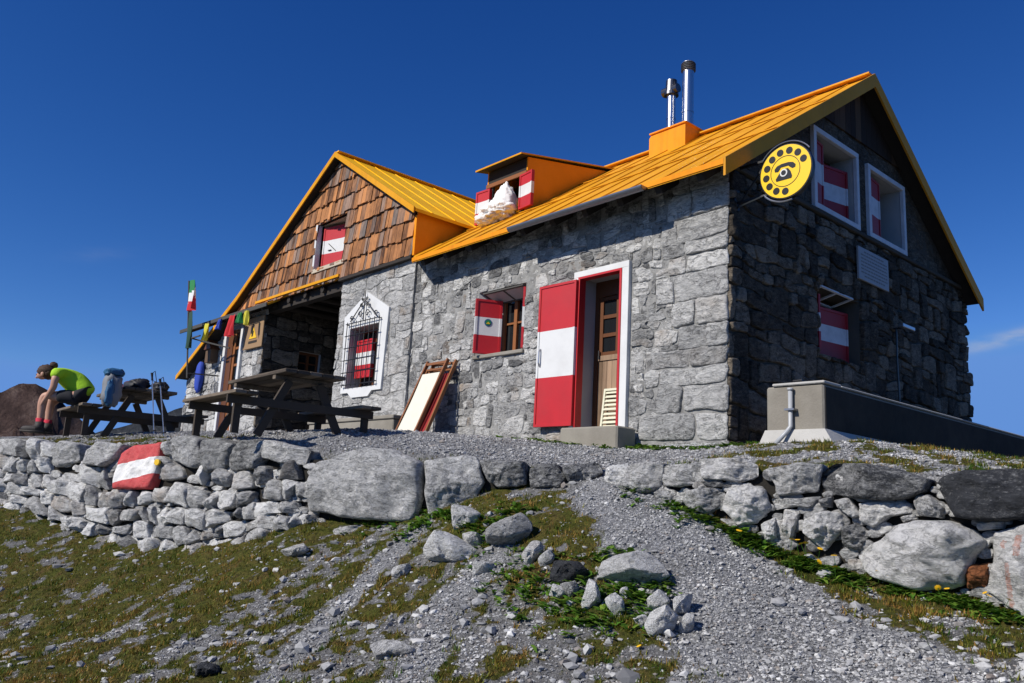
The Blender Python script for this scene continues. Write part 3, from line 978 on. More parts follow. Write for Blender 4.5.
for (ya, yb) in ((EY - .02, RY), (RY, 7.40)):
    a, b = np.array(Pz(VX + .018, ya)), np.array(Pz(VX + .018, yb))
    mb.prism([a + (0, 0, .03), b + (0, 0, .03), b - (0, 0, .19), a - (0, 0, .19)], (.03, 0, 0))
mb.build('verge_board', M['verge'], rf)
mb = MB()
mb.box((-5.92, EY - .012, EZ - .055), (VX + .01, EY + .012, EZ + .012))
mb.build('eave_fascia', M['orange_metal'], rf)
for x in np.arange(-5.7, .1, .62):
    mb = MB(); mb.bar((x, EY + .06, rz(EY + .06) - .13), (x, .3, rz(.3) - .13), .09, .12); mb.build('rafter', M['soffit'], rf)
mb = MB()                                                         # gutter on the right half
n = 10
gx0, gx1 = -3.35, -.85; cy, cz, r = EY - .075, EZ - .05, .06
V = []
for x in (gx0, gx1):
    for rr in (r, r - .008):
        for k in range(n + 1):
            a = math.pi + math.pi * k / n
            V.append((x, cy + rr * math.cos(a), cz + rr * math.sin(a)))
m_ = n + 1
Fc = []
for k in range(n):
    Fc += [(k, k + 1, 2 * m_ + k + 1, 2 * m_ + k), (m_ + k, 3 * m_ + k, 3 * m_ + k + 1, m_ + k + 1), (k, m_ + k, m_ + k + 1, k + 1), (2 * m_ + k, 2 * m_ + k + 1, 3 * m_ + k + 1, 3 * m_ + k)]
Fc += [(0, 2 * m_, 3 * m_, m_), (n, m_ + n, 3 * m_ + n, 2 * m_ + n)]
mb.add(V, Fc)
for x in (gx0, gx1):
    mb.add([(x, cy + r * math.cos(math.pi + math.pi * k / n), cz + r * math.sin(math.pi + math.pi * k / n)) for k in range(n + 1)], [tuple(range(n + 1))])
mb.build('gutter', M['zinc'], rf)

# cross wing roof
AX, AZ = -9.32, 6.22; REX, REZ = -6.22, 4.26; FY = -.27
K1 = (-13.5, 3.78); K2 = (-16.95, 2.10)
mb = MB()
slab(mb, [(AX, FY, AZ), (REX, FY, REZ), (REX, 5, REZ), (AX, 5, AZ)][::-1], .06)
slab(mb, [(AX, FY, AZ), (AX, 5, AZ), (K1[0], 5, K1[1]), (K1[0], FY, K1[1])][::-1], .06)
slab(mb, [(K1[0], FY, K1[1]), (K1[0], 5, K1[1]), (K2[0], 5, K2[1]), (K2[0], FY, K2[1])][::-1], .06)
cr = mb.build('wing_roof', [M['roof_wing'], M['soffit']], hut)
mb = MB()
for y in np.arange(.1, 4.9, .52):
    mb.bar((AX, y, AZ + .002), (REX, y, REZ + .002), .022, .022)
    mb.bar((AX, y, AZ + .002), (K1[0], y, K1[1] + .002), .03, .04)
mb.bar((AX, FY, AZ + .02), (AX, 5, AZ + .02), .18, .025)
mb.build('standing_seam', M['roof_wing'], cr)
mb = MB()
for a, b in (((AX, AZ), (REX, REZ)), (K1, (AX, AZ)), (K2, K1)):
    a3, b3 = np.array((a[0], FY - .016, a[1])), np.array((b[0], FY - .016, b[1]))
    mb.prism([a3 + (0, 0, .02), b3 + (0, 0, .02), b3 - (0, 0, .10), a3 - (0, 0, .10)], (0, -.022, 0))
mb.build('verge_board', M['roof'], cr)
mb = MB()                                                         # sheet metal cheek above the main roof
mb.prism([(-6.38, -.1, rz(-.1) - .05), (-6.38, 1.25, rz(1.25) - .05), (-6.38, 1.25, REZ + .02), (-6.38, -.1, REZ + .02)], (-.03, 0, 0))
mb.box((-6.44, -.125, 3.46), (-6.37, -.10, 4.2))
mb.build('cheek', M['orange_metal'], cr)

# shingled gable
mb = MB()
GY = -.07
UW = (-10.08, -8.90, 3.86, 4.85)


def under(x):
    if x > AX: return AZ - (AZ - REZ) / (REX - AX) * (x - AX) - .10
    if x > K1[0]: return AZ - (AZ - K1[1]) / (AX - K1[0]) * (AX - x) - .10
    return K1[1] - (K1[1] - K2[1]) / (K1[0] - K2[0]) * (K1[0] - x) - .10


GP = [(-14.2, 3.47), (-6.42, 3.47), (-6.42, under(-6.42)), (AX, under(AX)), (K1[0], under(K1[0])), (-14.2, 3.43)]
ub = MB()
flat_wall(ub, wfront(GY + .05), -14.1, -6.42, 3.48, [(-14.1, under(-14.1)), (K1[0], under(K1[0])), (AX, under(AX)), (-6.42, under(-6.42))], [UW], .42, 0, 1)
sg = ub.build('gable_boarding', [M['soffit'], M['beige']], hut)
rows = 8; rh = .355
z = 3.46
for k in range(rows):
    zb_ = z + k * rh
    x = -14.3 - rs.uniform(0, .2)
    while x < -6.42:
        w = rs.uniform(.06, .19); x2 = x + w - .006
        drop = rs.uniform(-.03, .025)
        P = np.array([(x, zb_ + drop), (x2, zb_ + drop + rs.normal() * .008), (x2, zb_ + rh + .06), (x, zb_ + rh + .06)])
        pl = [((1, 0), -6.43), ((-1, 0), 14.3)]
        sR = (AZ - REZ) / (REX - AX); pl.append(((sR, 1), under(AX) + sR * AX - .01))
        sL = (AZ - K1[1]) / (AX - K1[0]); pl.append(((-sL, 1), under(AX) - sL * AX - .01))
        pl.append(((0, -1), -3.44))
        for Qp in cut_holes([P], [UW], pl, .002):
            th = rs.uniform(.012, .03)
            V3 = [(q[0], GY - .012 - .045 * (1 - (q[1] - zb_) / (rh + .06)) - (th if False else 0), q[1]) for q in Qp]
            mb.prism(V3, (0, -th, 0), tint=(np.clip(rs.normal(.5, .13), 0, 1), rs.random(), .5))
        x += w
mb.build('wood_shingles', M['shake'], sg, tintattr=True)
mb = MB(); mb.box((-8.92, -.16, 3.40), (-6.42, -.02, 3.462)); mb.build('sill_beam', M['soffit'], sg)
mb = MB(); mb.box((-12.75, -.17, 3.50), (-8.93, .02, 3.555)); mb.build('flashing', M['roof'], sg)
mb = MB()
mb.box((-12.4, .02, 3.27), (-8.92, .20, 3.47))
for x in np.arange(-12.0, -9, .75): mb.tube([(x, -.06, 3.39), (x, 2.5, 3.39)], .07, 10)
mb.build('recess_beam', M['soffit'], sg)
# canopy over the left door
mb = MB()
slab(mb, [(-16.85, -.34, 3.33), (-11.7, -.34, 3.33), (-11.7, -.04, 3.50), (-16.85, -.04, 3.50)], .05, 0, 1)
cn = mb.build('canopy', [M['roof'], M['soffit']], hut)
mb = MB(); mb.box((-16.9, -.375, 3.25), (-11.67, -.345, 3.345)); mb.build('fascia_board', M['grey_wood'], cn, bevel=.006)
for x in np.arange(-16.2, -11.7, .6):
    mb = MB(); mb.bar((x, -.32, 3.25), (x, -.02, 3.41), .07, .09); mb.build('rafter', M['soffit'], cn)

# ---- dormer
DX0, DX1, DY = -5.72, -4.64, .92
dm = None
mb = MB()
zt, zbk = 5.17, 5.60
fz = rz(DY)
mb.prism([(DX1, DY, fz - .05), (DX1, 3.05, rz(3.05) - .05), (DX1, 3.05, zbk - .05), (DX1, DY, zt - .02)], (-.03, 0, 0))
mb.prism([(DX0, DY, fz - .05), (DX0, 3.05, rz(3.05) - .05), (DX0, 3.05, zbk - .05), (DX0, DY, zt - .02)], (.03, 0, 0))
dm = mb.build('dormer', M['orange_metal'], hut)
mb = MB()
slab(mb, [(DX0 - .1, DY - .22, zt - .02), (DX1 + .06, DY - .22, zt - .02), (DX1 + .06, 3.1, zbk + .03), (DX0 - .1, 3.1, zbk + .03)], .03)
mb.build('roof', [M['roof'], M['soffit']], dm)
mb = MB()
OZ0, OZ1 = fz + .05, zt - .32
mb.box((DX0 + .03, DY, OZ1), (DX1 - .03, DY + .05, zt - .03))
mb.box((DX0 + .03, DY + .005, fz - .05), (DX0 + .16, DY + .05, OZ1)); mb.box((DX1 - .16, DY + .005, fz - .05), (DX1 - .03, DY + .05, OZ1))
mb.build('front_boarding', M['soffit'], dm)
mb = MB(); mb.box((DX0 + .0, DY - .03, OZ1 - .02), (DX1 - .0, DY, OZ1 + .05)); mb.build('lintel', M['orange_wood'], dm)
mb = MB(); mb.box((DX0 + .16, DY + .5, fz - .05), (DX1 - .16, DY + .53, OZ1 + .1)); mb.build('interior', M['interior'], dm)


def shutter(name, parent, hinge, ang, w, z0, z1, mats=None, t=.035, border=True, bands=(.34, .67), latch=True):
    """striped leaf hinged at hinge (x, y), running from it at plan angle ang"""
    mt = mats or [M['red'], M['white']]
    Mx = rotz(ang, (hinge[0], hinge[1], z0)); H = z1 - z0
    mb = MB()
    zc = [0, bands[0] * H, bands[1] * H, H]
    for k in range(3): mb.box((0, -t / 2, zc[k]), (w, t / 2, zc[k + 1]), 1 if k == 1 else 0, Mx)
    if border:
        b = .035
        for s in (-1, 1):
            y0, y1 = (t / 2, t / 2 + .012) if s > 0 else (-t / 2 - .012, -t / 2)
            for k in range(3):
                for a in ((0, b), (w - b, w)):
                    mb.box((a[0], y0, zc[k]), (a[1], y1, zc[k + 1]), 1 if k == 1 else 0, Mx)
            mb.box((b, y0, 0), (w - b, y1, b), 0, Mx); mb.box((b, y0, H - b), (w - b, y1, H), 0, Mx)
    o = mb.build(name, mt, parent)
    if latch:
        lb = MB()
        for s in (-1, 1):
            y = s * (t / 2 + .014)
            lb.box((w * .28, y - .006, H * .40), (w * .42, y + .006, H * .42), 0, Mx)
            lb.bar(xf(np.array([[w * .28, y, H * .58]]), Mx)[0], xf(np.array([[w * .62, y, H * .38]]), Mx)[0], .012, .012)
        lb.build('latch', M['black'], o)
    return o


shutter('shutter', dm, (DX0 + .14, DY - .03), math.pi + .05, .36, OZ0 - .03, OZ1 - .05, latch=False)
shutter('shutter', dm, (DX1 - .13, DY - .03), -.12, .36, OZ0 + .0, OZ1 - .02, latch=False)

# ---- chimney
mb = MB()
bx0, bx1, by0, by1, bzt = -3.66, -2.86, 2.98, 4.0, 5.96
mb.prism([(bx0, by0, rz(by0) - .1), (bx1, by0, rz(by0) - .1), (bx1, by0, bzt), (bx0 + .06, by0, bzt), (bx0, by0, bzt - .06)], (0, by1 - by0, 0))
ch = mb.build('chimney', M['orange_metal'], hut)
mb = MB(); mb.box((bx0 + .02, by0 - .03, bzt), (bx1 + .03, by1 + .03, bzt + .025)); mb.build('capping', M['orange_metal'], ch)
for (fx, fy, ft, fr, big) in ((-3.5, 3.4, 6.86, .085, False), (-3.12, 3.4, 7.22, .105, True)):
    mb = MB(); mb.tube([(fx, fy, bzt), (fx, fy, ft)], fr, 28, cap=False)
    mb.tube([(fx, fy, bzt + .42), (fx, fy, bzt + .45)], fr + .006, 28, cap=False)
    fl = mb.build('flue', M['steel'], ch, smooth=True)
    mb = MB(); mb.tube([(fx, fy, bzt + .02), (fx, fy, bzt + .09)], [fr + .03, fr + .004], 20); mb.build('collar', M['orange_metal'], fl)
    mb = MB()
    if big:
        for k in range(5): mb.tube([(fx, fy, ft + .0 + k * .032), (fx, fy, ft + .02 + k * .032)], [fr + .03, fr + .018], 18)
        mb.tube([(fx, fy, ft - .02), (fx, fy, ft + .16)], fr + .008, 18)
    else:
        mb.tube([(fx, fy, ft), (fx, fy, ft + .06)], fr + .05, 18)
        mb.tube([(fx - .17, fy - .02, ft + .10), (fx + .17, fy - .02, ft + .10)], .085, 14)
        mb.tube([(fx, fy, ft + .06), (fx, fy, ft + .30)], [fr + .03, fr + .02], 16)
        mb.tube([(fx, fy, ft + .30), (fx, fy, ft + .34)], [fr + .02, .03], 16)
    mb.build('cowl', M['zinc'] if big else M['dark_steel'], fl)

# ---- main door
dr = MB()
x0, x1, z0, z1 = DOOR
sf = .022
e = lambda a, b: dr.box((a[0], -.062, a[1]), (b[0], .012, b[1]))
e((x1, z0), (x1 + .115, z1 + .0)); e((x0 - .09, z0), (x0, z1)); e((x0 - .09, z1), (x1 + .115, z1 + .085))
do = dr.build('door', M['white'], hut, bevel=.004)
mb = MB()
mb.box((x1 - .035, -.07, z0), (x1 - .002, .05, z1 - .03)); mb.box((x0 + .002, -.07, z0), (x0 + .035, .05, z1 - .03)); mb.box((x0 + .002, -.07, z1 - .03), (x1 - .002, .05, z1 - .002))
mb.build('frame', M['red'], do)
mb = MB(); dy = .33
mb.box((x0, dy - .03, z0), (x0 + .07, dy + .03, z1)); mb.box((x1 - .04, dy - .03, z0), (x1, dy + .03, z1)); mb.box((x0 + .07, dy - .03, z1 - .22), (x1 - .04, dy + .03, z1))
mb.build('inner_frame', M['brown_wood'], do)
lx0, lx1, lz1 = x0 + .07, x1 - .04, z1 - .22
zm = z0 + .98
mb = MB()
k = 0
x = lx0 + .0
while x < lx1 - .001:
    w = min(.085, lx1 - x); mb.box((x + .002, dy - .012, z0 + .02), (x + w - .002, dy + .012, zm), tint=(rs.random(), .5, .5)); x += w
mb.box((lx0, dy - .03, zm), (lx1, dy + .02, zm + .07), tint=(.7, .5, .5))
lf_ = mb.build('door_leaf', M['door_wood'], do, tintattr=True)
mb = MB()
for xx in (lx0, lx0 + (lx1 - lx0) / 2 - .025, lx1 - .075): mb.box((xx, dy - .02, zm + .07), (xx + (.075 if xx != lx0 + (lx1 - lx0) / 2 - .025 else .05), dy + .02, lz1))
for k in range(4):
    zz = zm + .07 + k * (lz1 - zm - .13) / 3
    for a, b in ((lx0 + .075, lx0 + (lx1 - lx0) / 2 - .025), (lx0 + (lx1 - lx0) / 2 + .025, lx1 - .075)): mb.box((a, dy - .016, zz), (b, dy + .016, zz + .05))
mb.build('glazing_bar', M['brown_wood'], lf_)
mb = MB(); mb.box((lx0 + .05, dy + .004, zm + .08), (lx1 - .05, dy + .010, lz1 - .01)); mb.build('pane', M['glass'], lf_)
mb = MB(); mb.tube([(lx0 + .04, dy - .05, z0 + 1.0), (lx0 + .04, dy - .05, z0 + 1.12)], .012, 8); mb.build('handle', M['black'], lf_)
mb = MB(); mb.box((x0 - .1, .50, z0 - .1), (x1 + .1, .52, z1 + .1)); mb.box((x0, .0, z0 - .05), (x1, .4, z0 - .002)); mb.build('backing', M['interior'], do)
sh = shutter('shutter', do, (x0 + .01, -.085), math.pi + .03, .71, z0 + .05, z1 - .04, t=.04, latch=False)
mb = MB(); mb.tube([(x0 - .63, -.13, 1.15), (x0 - .63, -.16, 1.2), (x0 - .63, -.16, 1.36), (x0 - .63, -.13, 1.4)], .012, 8); mb.build('handle', M['alu'], sh)


def window(parent, Mx, x0, x1, z0, z1, y, fw=.06, mullion=True, mat='brown_wood', name='window'):
    """inner casement set back by y (along -w) in a wall frame Mx (x, z, w)"""
    T = lambda a, b: (np.array(a), np.array(b))
    fb = MB()
    MM = Mx
    def bx(a, b, wa, wb):
        lo = (a[0], a[1], -wb); hi = (b[0], b[1], -wa); fb.box(lo, hi, 0, MM)
    bx((x0, z0), (x0 + fw, z1), y, y + .06); bx((x1 - fw, z0), (x1, z1), y, y + .06)
    bx((x0 + fw, z0), (x1 - fw, z0 + fw), y, y + .06); bx((x0 + fw, z1 - fw), (x1 - fw, z1), y, y + .06)
    if mullion:
        xm = (x0 + x1) / 2; bx((xm - .035, z0 + fw), (xm + .035, z1 - fw), y - .01, y + .05)
        zc = z0 + (z1 - z0) * .52
        bx((x0 + fw, zc - .015), (xm - .035, zc + .015), y + .005, y + .045); bx((xm + .035, zc - .015), (x1 - fw, zc + .015), y + .005, y + .045)
    w = fb.build(name, M[mat], parent)
    pb = MB(); pb.box((x0 + fw * .5, z0 + fw * .5, -(y + .040)), (x1 - fw * .5, z1 - fw * .5, -(y + .034)), 0, MM); pb.build('pane', M['glass'], w)
    bb = MB(); bb.box((x0 - .05, z0 - .05, -(y + .3)), (x1 + .05, z1 + .05, -(y + .28)), 0, MM); bb.build('backing', M['interior'], w)
    return w


# main window
w1 = window(hut, I3, WIN[0] + .25, WIN[1] - .25, WIN[2], WIN[3], .32, mat='orange_wood')
sh1 = shutter('shutter', w1, (WIN[0] + .31, .24), math.radians(243), .43, WIN[2] + .02, WIN[3] - .13, [M['red'], M['white']], latch=False)
# round sticker on the white band
c0 = np.array((WIN[0] + .31, .24)); dd = np.array((math.cos(math.radians(243)), math.sin(math.radians(243)))); nn_ = np.array((-dd[1], dd[0])); 
if nn_ @ (CAM[:2] - c0) < 0: nn_ = -nn_
ctr = c0 + dd * .22 + nn_ * .0215
mb = MB()
for k, (r0, mi) in enumerate(((.06, 0), (.042, 1))):
    off = nn_ * (.003 * k)
    V = [(ctr[0] + off[0] + dd[0] * r0 * math.cos(t), ctr[1] + off[1] + dd[1] * r0 * math.cos(t), 2.0 + r0 * math.sin(t)) for t in np.linspace(0, 2 * math.pi, 20, endpoint=False)]
    mb.prism(V, (nn_[0] * .002, nn_[1] * .002, 0), mi)
V = [(ctr[0] + nn_[0] * .0055 + dd[0] * a, ctr[1] + nn_[1] * .0055 + dd[1] * a, 2.0 + b) for a, b in ((-.035, -.02), (.035, -.02), (.0, .012))]
mb.prism(V, (nn_[0] * .002, nn_[1] * .002, 0), 2)
mb.build('emblem', [M['pack_blue'], M['flag_green'], M['paint_yellow']], sh1)
shutter('shutter', w1, (WIN[1] - .25, .22), math.radians(-46), .30, WIN[2] + .03, WIN[3] - .06, latch=False, border=False)
mb = MB()                                                        # wire fly screen tipped out under the lintel
Mx = np.array(Matrix.Translation((0, -.02, WIN[3] - .03)) @ Matrix.Rotation(math.radians(-20), 4, 'X'))
xa, xb = WIN[0] + .12, WIN[1] - .06
for a, b in (((xa, 0), (xb, .03)), ((xa, .30), (xb, .33)), ((xa, .03), (xa + .03, .30)), ((xb - .03, .03), (xb, .30)), (((xa + xb) / 2 - .015, .03), ((xa + xb) / 2 + .015, .30))):
    mb.box((a[0], a[1], -.012), (b[0], b[1], .012), 0, Mx)
fs = mb.build('fly_screen', M['grey_wood'], w1)
mb = MB(); mb.box((xa + .02, .02, -.002), (xb - .02, .31, .002), 0, Mx); mb.build('mesh', M['plastic_grey'], fs)
mb = MB(); mb.box((WIN[0] - .02, -.05, WIN[2] - .06), (WIN[1] + .03, .3, WIN[2] - .002)); mb.build('sill', M['concrete'], w1, bevel=.01)

# pentagon window of the wing with its grille
pw = window(hut, L3, PW[0], PW[1], PW[2], PW[3], .24, mat='brown_wood')
pe = [(-7.92, 3.02), (-7.14, 2.62), (-7.22, 1.12), (-7.45, 1.12), (-7.6, 1.03), (-8.2, 1.03), (-8.38, 1.13), (-8.58, 1.13), (-8.68, 2.62)]
mb = MB(); fy = -.05
outer = np.array([(-7.85, 3.02), (-7.07, 2.62), (-7.13, 1.12), (-7.43, 1.12), (-7.55, 1.02), (-8.13, 1.02), (-8.27, 1.12), (-8.53, 1.12), (-8.63, 2.62)])


def ring_pieces(P):
    h = (PW[0], PW[1], PW[2], PW[3])
    return cut_holes([P], [h], [], 1e-4)


def conv(P):                                                      # split the outline into convex bands first
    return [np.array([(-7.85, 3.02), (-8.63, 2.62), (-7.07, 2.62)]), np.array([(-8.63, 2.62), (-8.53, 1.12), (-7.13, 1.12), (-7.07, 2.62)]), np.array([(-8.27, 1.12), (-8.13, 1.02), (-7.55, 1.02), (-7.43, 1.12)])]


for B_ in conv(outer):
    for q in ring_pieces(B_):
        mb.prism([(p[0], fy - .002, p[1]) for p in q], (0, -.052, 0))
mb.build('surround', M['white'], pw)
shutter('shutter', pw, (PW[0] + .05, .08), .0, .56, PW[2] + .22, PW[3] - .22, [M['red'], M['white']], latch=False)
mb = MB(); gy = fy - .10
ga, gb, gc, gd = PW[0] - .04, PW[1] + .07, PW[2] + .02, PW[3] + .12
for k in range(8): mb.tube([(ga + (gb - ga) * k / 7, gy, gc), (ga + (gb - ga) * k / 7, gy, gd)], .0095, 6)
for k in range(6): mb.tube([(ga - .03, gy - .012, gc + .04 + (gd - gc - .08) * k / 5), (gb + .03, gy - .012, gc + .04 + (gd - gc - .08) * k / 5)], .0095, 6)
for x in (ga, gb):
    for z in (gc + .06, gd - .05): mb.tube([(x, gy, z), (x, fy, z)], .011, 6)
xm = (ga + gb) / 2
mb.tube([(xm, gy, gd - .02), (xm, gy, gd + .46), (xm, gy, gd + .56)], [.014, .012, .004], 6)
for s in (-1, 1):
    mb.tube([(xm + s * .46, gy, gd), (xm + s * .22, gy, gd + .2), (xm + s * .04, gy, gd + .34)], .011, 6)
    for (cx_, cz_, r0) in ((.42, .06, .055), (.12, .10, .075), (.10, .27, .05), (.07, .38, .04)):
        mb.tube([(xm + s * (cx_ + r0 * (1 - t / 9) * math.cos(t)), gy, gd + cz_ + r0 * (1 - t / 9) * math.sin(t)) for t in np.linspace(0, 7.5, 22)], .010, 6)
mb.build('grille', M['black'], pw)

# shingled gable window
uw = window(hut, wfront(GY), UW[0], UW[1], UW[2], UW[3], .38, mat='brown_wood')
shutter('shutter', uw, (UW[0] + .06, .02), .22, .66, UW[2] + .05, UW[3] - .06, [M['red'], M['white']])
mb = MB()
mb.box((UW[0] - .05, GY - .075, UW[2] - .09), (UW[1] + .06, GY + .1, UW[2] - .005)); mb.build('sill', M['beige'], uw)
mb = MB(); mb.box((UW[0] - .07, GY - .065, UW[2]), (UW[0] - .0, GY + .1, UW[3])); mb.build('jamb', M['white'], uw)

# annexe door and window
ad_ = MB()
x0, x1, z0, z1 = DB
ad_.box((x0 - .13, -.06, z0), (x0, .01, z1)); ad_.box((x1, -.06, z0), (x1 + .12, .01, z1))
ado = ad_.build('annexe_door', M['white'], hut)
mb = MB(); mb.box((x0, .0, z0), (x0 + .30, .06, z1)); mb.build('side_panel', M['brown_wood'], ado)
mb = MB(); mb.box((x0 + .30, .02, z0), (x0 + .42, .08, z1)); mb.box((x1 - .1, .02, z0), (x1, .08, z1))
for k in range(6): mb.box((x0 + .42, .03, z0 + .9 + k * .42), (x1 - .1, .07, z0 + .96 + k * .42))
mb.box((x0 + .42, .03, z0), (x1 - .1, .07, z0 + .9)); mb.build('leaf', M['orange_wood'], ado)
mb = MB(); mb.box((x0 + .42, .055, z0 + .9), (x1 - .1, .06, z1)); mb.build('pane', M['glass'], ado)
mb = MB(); mb.box((x0, .2, z0), (x1, .22, z1)); mb.build('backing', M['interior'], ado)
window(hut, S3, SW[0], SW[1], SW[2], SW[3], .1, mat='brown_wood')

# gable windows
for (h, side) in ((GA, 'a'), (GB, 'b')):
    w = window(hut, G3, h[0], h[1], h[2], h[3], .36, mat='brown_wood')
    mb = MB(); t = .075
    def fr(a, b): mb.box((-.01, a[0], a[1]), (.055, b[0], b[1]))
    fr((h[0] - t, h[2] - t), (h[1] + t, h[2])); fr((h[0] - t, h[3]), (h[1] + t, h[3] + t)); fr((h[0] - t, h[2]), (h[0], h[3])); fr((h[1], h[2]), (h[1] + t, h[3]))
    mb.build('surround', M['white_gable'], w, bevel=.004)
    wsh = .50
    if side == 'a':
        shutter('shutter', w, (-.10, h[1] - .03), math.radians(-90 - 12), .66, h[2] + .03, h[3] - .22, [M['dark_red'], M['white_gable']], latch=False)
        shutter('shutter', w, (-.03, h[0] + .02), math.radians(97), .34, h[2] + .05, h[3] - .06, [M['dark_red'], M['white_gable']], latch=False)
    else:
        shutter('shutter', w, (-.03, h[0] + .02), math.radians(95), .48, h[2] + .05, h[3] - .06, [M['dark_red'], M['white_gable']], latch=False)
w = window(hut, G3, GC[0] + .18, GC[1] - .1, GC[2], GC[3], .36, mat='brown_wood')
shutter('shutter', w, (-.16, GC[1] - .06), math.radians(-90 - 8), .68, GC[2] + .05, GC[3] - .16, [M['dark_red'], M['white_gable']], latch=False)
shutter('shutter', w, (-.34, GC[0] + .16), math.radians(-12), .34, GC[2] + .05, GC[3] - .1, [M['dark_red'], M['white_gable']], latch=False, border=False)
mb = MB()
Mx = np.array(Matrix.Translation((.02, 0, GC[3] - .01)) @ Matrix.Rotation(math.radians(-14), 4, 'Y'))
ya, yb = GC[0] + .05, GC[1] - .25
for a, b in (((-.33, ya), (-.30, yb)), ((.0, ya), (.03, yb)), ((-.30, ya), (0, ya + .03)), ((-.30, yb - .03), (0, yb)), ((-.30, (ya + yb) / 2 - .015), (0, (ya + yb) / 2 + .015))):
    mb.box((a[0], a[1], -.012), (b[0], b[1], .012), 0, Mx)
mb.build('fly_screen', M['white_gable'], w)

# ------------------------------------------------------------------ things fixed to or leaning on the hut
# telephone sign
sgq = on(787, 172, 1, .16)
T = empty('telephone_sign', tuple(sgq)); T.scale = (.90, .90, .90)
tag(T, 'round yellow telephone dial sign with black finger holes projecting from shaded gable', 'sign')


def disc(mb, c, rx, y, th, mi=0, n=40, rz_=None):
    V = [(c[0] + rx * math.cos(t), y, c[1] + (rz_ or rx) * math.sin(t)) for t in np.linspace(0, 2 * math.pi, n, endpoint=False)]
    mb.prism(V, (0, -th, 0), mi)


mb = MB(); disc(mb, (0, 0), .366, .035, .07, 0, 56); mb.build('casing', M['sign_black'], T)
mb = MB(); disc(mb, (0, 0), .352, -.036, .006, 0, 56); mb.build('dial_face', M['sign_yellow'], T)
mb = MB()
for k in range(10):
    a = math.radians(8 + k * 30.5) if False else math.radians(22 + k * 27.5)
    disc(mb, (.272 * math.cos(a), .272 * math.sin(a)), .047, -.0425, .004, 0, 24)
mb.build('finger_hole', M['sign_black'], T)
mb = MB()
n = 64
V = [(r0 * math.cos(t), -.0425, r0 * math.sin(t)) for r0 in (.207, .199) for t in np.linspace(0, 2 * math.pi, n, endpoint=False)]
V += [(x, -.0455, z) for x, y, z in V]
Fc = []
for k in range(n):
    j = (k + 1) % n
    Fc += [(k, j, n + j, n + k), (2 * n + k, 3 * n + k, 3 * n + j, 2 * n + j), (k, 2 * n + k, 2 * n + j, j), (n + k, n + j, 3 * n + j, 3 * n + k)]
mb.add(V, Fc); mb.build('dial_ring', M['sign_black'], T)
mb = MB()
body = [(-.125, -.115), (.085, -.115), (.095, -.085), (.075, -.02), (.04, .03), (-.045, .03), (-.085, -.02), (-.135, -.085)]
mb.prism([(x, -.0425, z) for x, z in body], (0, -.004, 0))
HS = [(-.15, .055), (-.145, .02), (-.10, .012), (-.075, .04), (-.06, .062), (.045, .062), (.065, .04), (.10, .012), (.14, .02), (.145, .055), (.11, .092), (.05, .108), (-.05, .108), (-.115, .092)]
for a in ([0, 1, 2, 3, 13], [3, 4, 12, 13], [4, 5, 11, 12], [5, 6, 10, 11], [6, 7, 8, 9, 10]):
    mb.prism([(HS[k][0], -.0425, HS[k][1]) for k in a], (0, -.004, 0))
mb.build('telephone_symbol', M['sign_black'], T)
mb = MB(); disc(mb, (-.02, -.02), .052, -.047, .003, 0, 24); mb.build('symbol_dial', M['white'], T)
mb = MB(); disc(mb, (-.02, -.02), .034, -.0505, .002, 0, 24); mb.build('symbol_hub', M['sign_black'], T)
mb = MB()
XW = -sgq[0] / .9 + .01
for z in (.24, -.24): mb.bar((XW, .0, z), (-.28, 0, z), .03, .03)
mb.box((XW, -.06, -.34), (XW + .02, .06, .34)); mb.bar((XW, .0, -.34), (-.3, 0, .2), .02, .02); mb.build('bracket', M['black'], T)
mb = MB()
mb.tube([(XW + .02, -.0, -.30)] + [(.40 * math.cos(a), -.03, .40 * math.sin(a)) for a in np.linspace(math.radians(218), math.radians(282), 12)], .012, 6); mb.build('trim', M['alu'], T); mb = MB()
mb.tube([(.40 * math.cos(a), -.03, .40 * math.sin(a)) for a in np.linspace(math.radians(35), math.radians(145), 16)], .009, 6)
mb.build('trim', M['alu'], T)

# marble plaque
o = empty('wall_plaque', (.0, 3.6, 2.9)); tag(o, 'pale marble plaque with lines of carved text on the shaded gable', 'plaque')
mb = MB(); mb.box((.06, -.47, -.25), (.095, .49, .24)); mb.build('slab', M['marble'], o, bevel=.006)
mb = MB()
for k in range(8):
    y = -.40 + (.1 if k in (0, 7) else 0); zz = .18 - k * .052
    while y < (.32 if k in (0, 7) else .42):
        w = rs.uniform(.03, .09); mb.box((.0955, y, zz - .010), (.097, min(y + w, .43), zz + .010)); y += w + .02
mb.build('lettering', M['engrave'], o)

# wall lamp with its cable
o = empty('wall_lamp', (.08, 4.25, 2.15)); tag(o, 'slim chrome lamp on a bracket with a cable on the shaded gable', 'lamp')
mb = MB(); mb.box((.08, -.05, -.03), (.16, .36, .03)); mb.build('lamp_body', M['alu'], o, bevel=.01)
mb = MB(); mb.bar((-.02, .02, -.03), (.1, .02, -.03), .03, .02); mb.build('bracket', M['black'], o)
mb = MB(); mb.tube([(.02, .02, -.03), (.02, .0, -.5), (.02, .03, -1.1), (.02, .0, -1.7)], .014, 6); mb.build('cable', M['sign_black'], o)

# bedding in the dormer window
mb = MB()


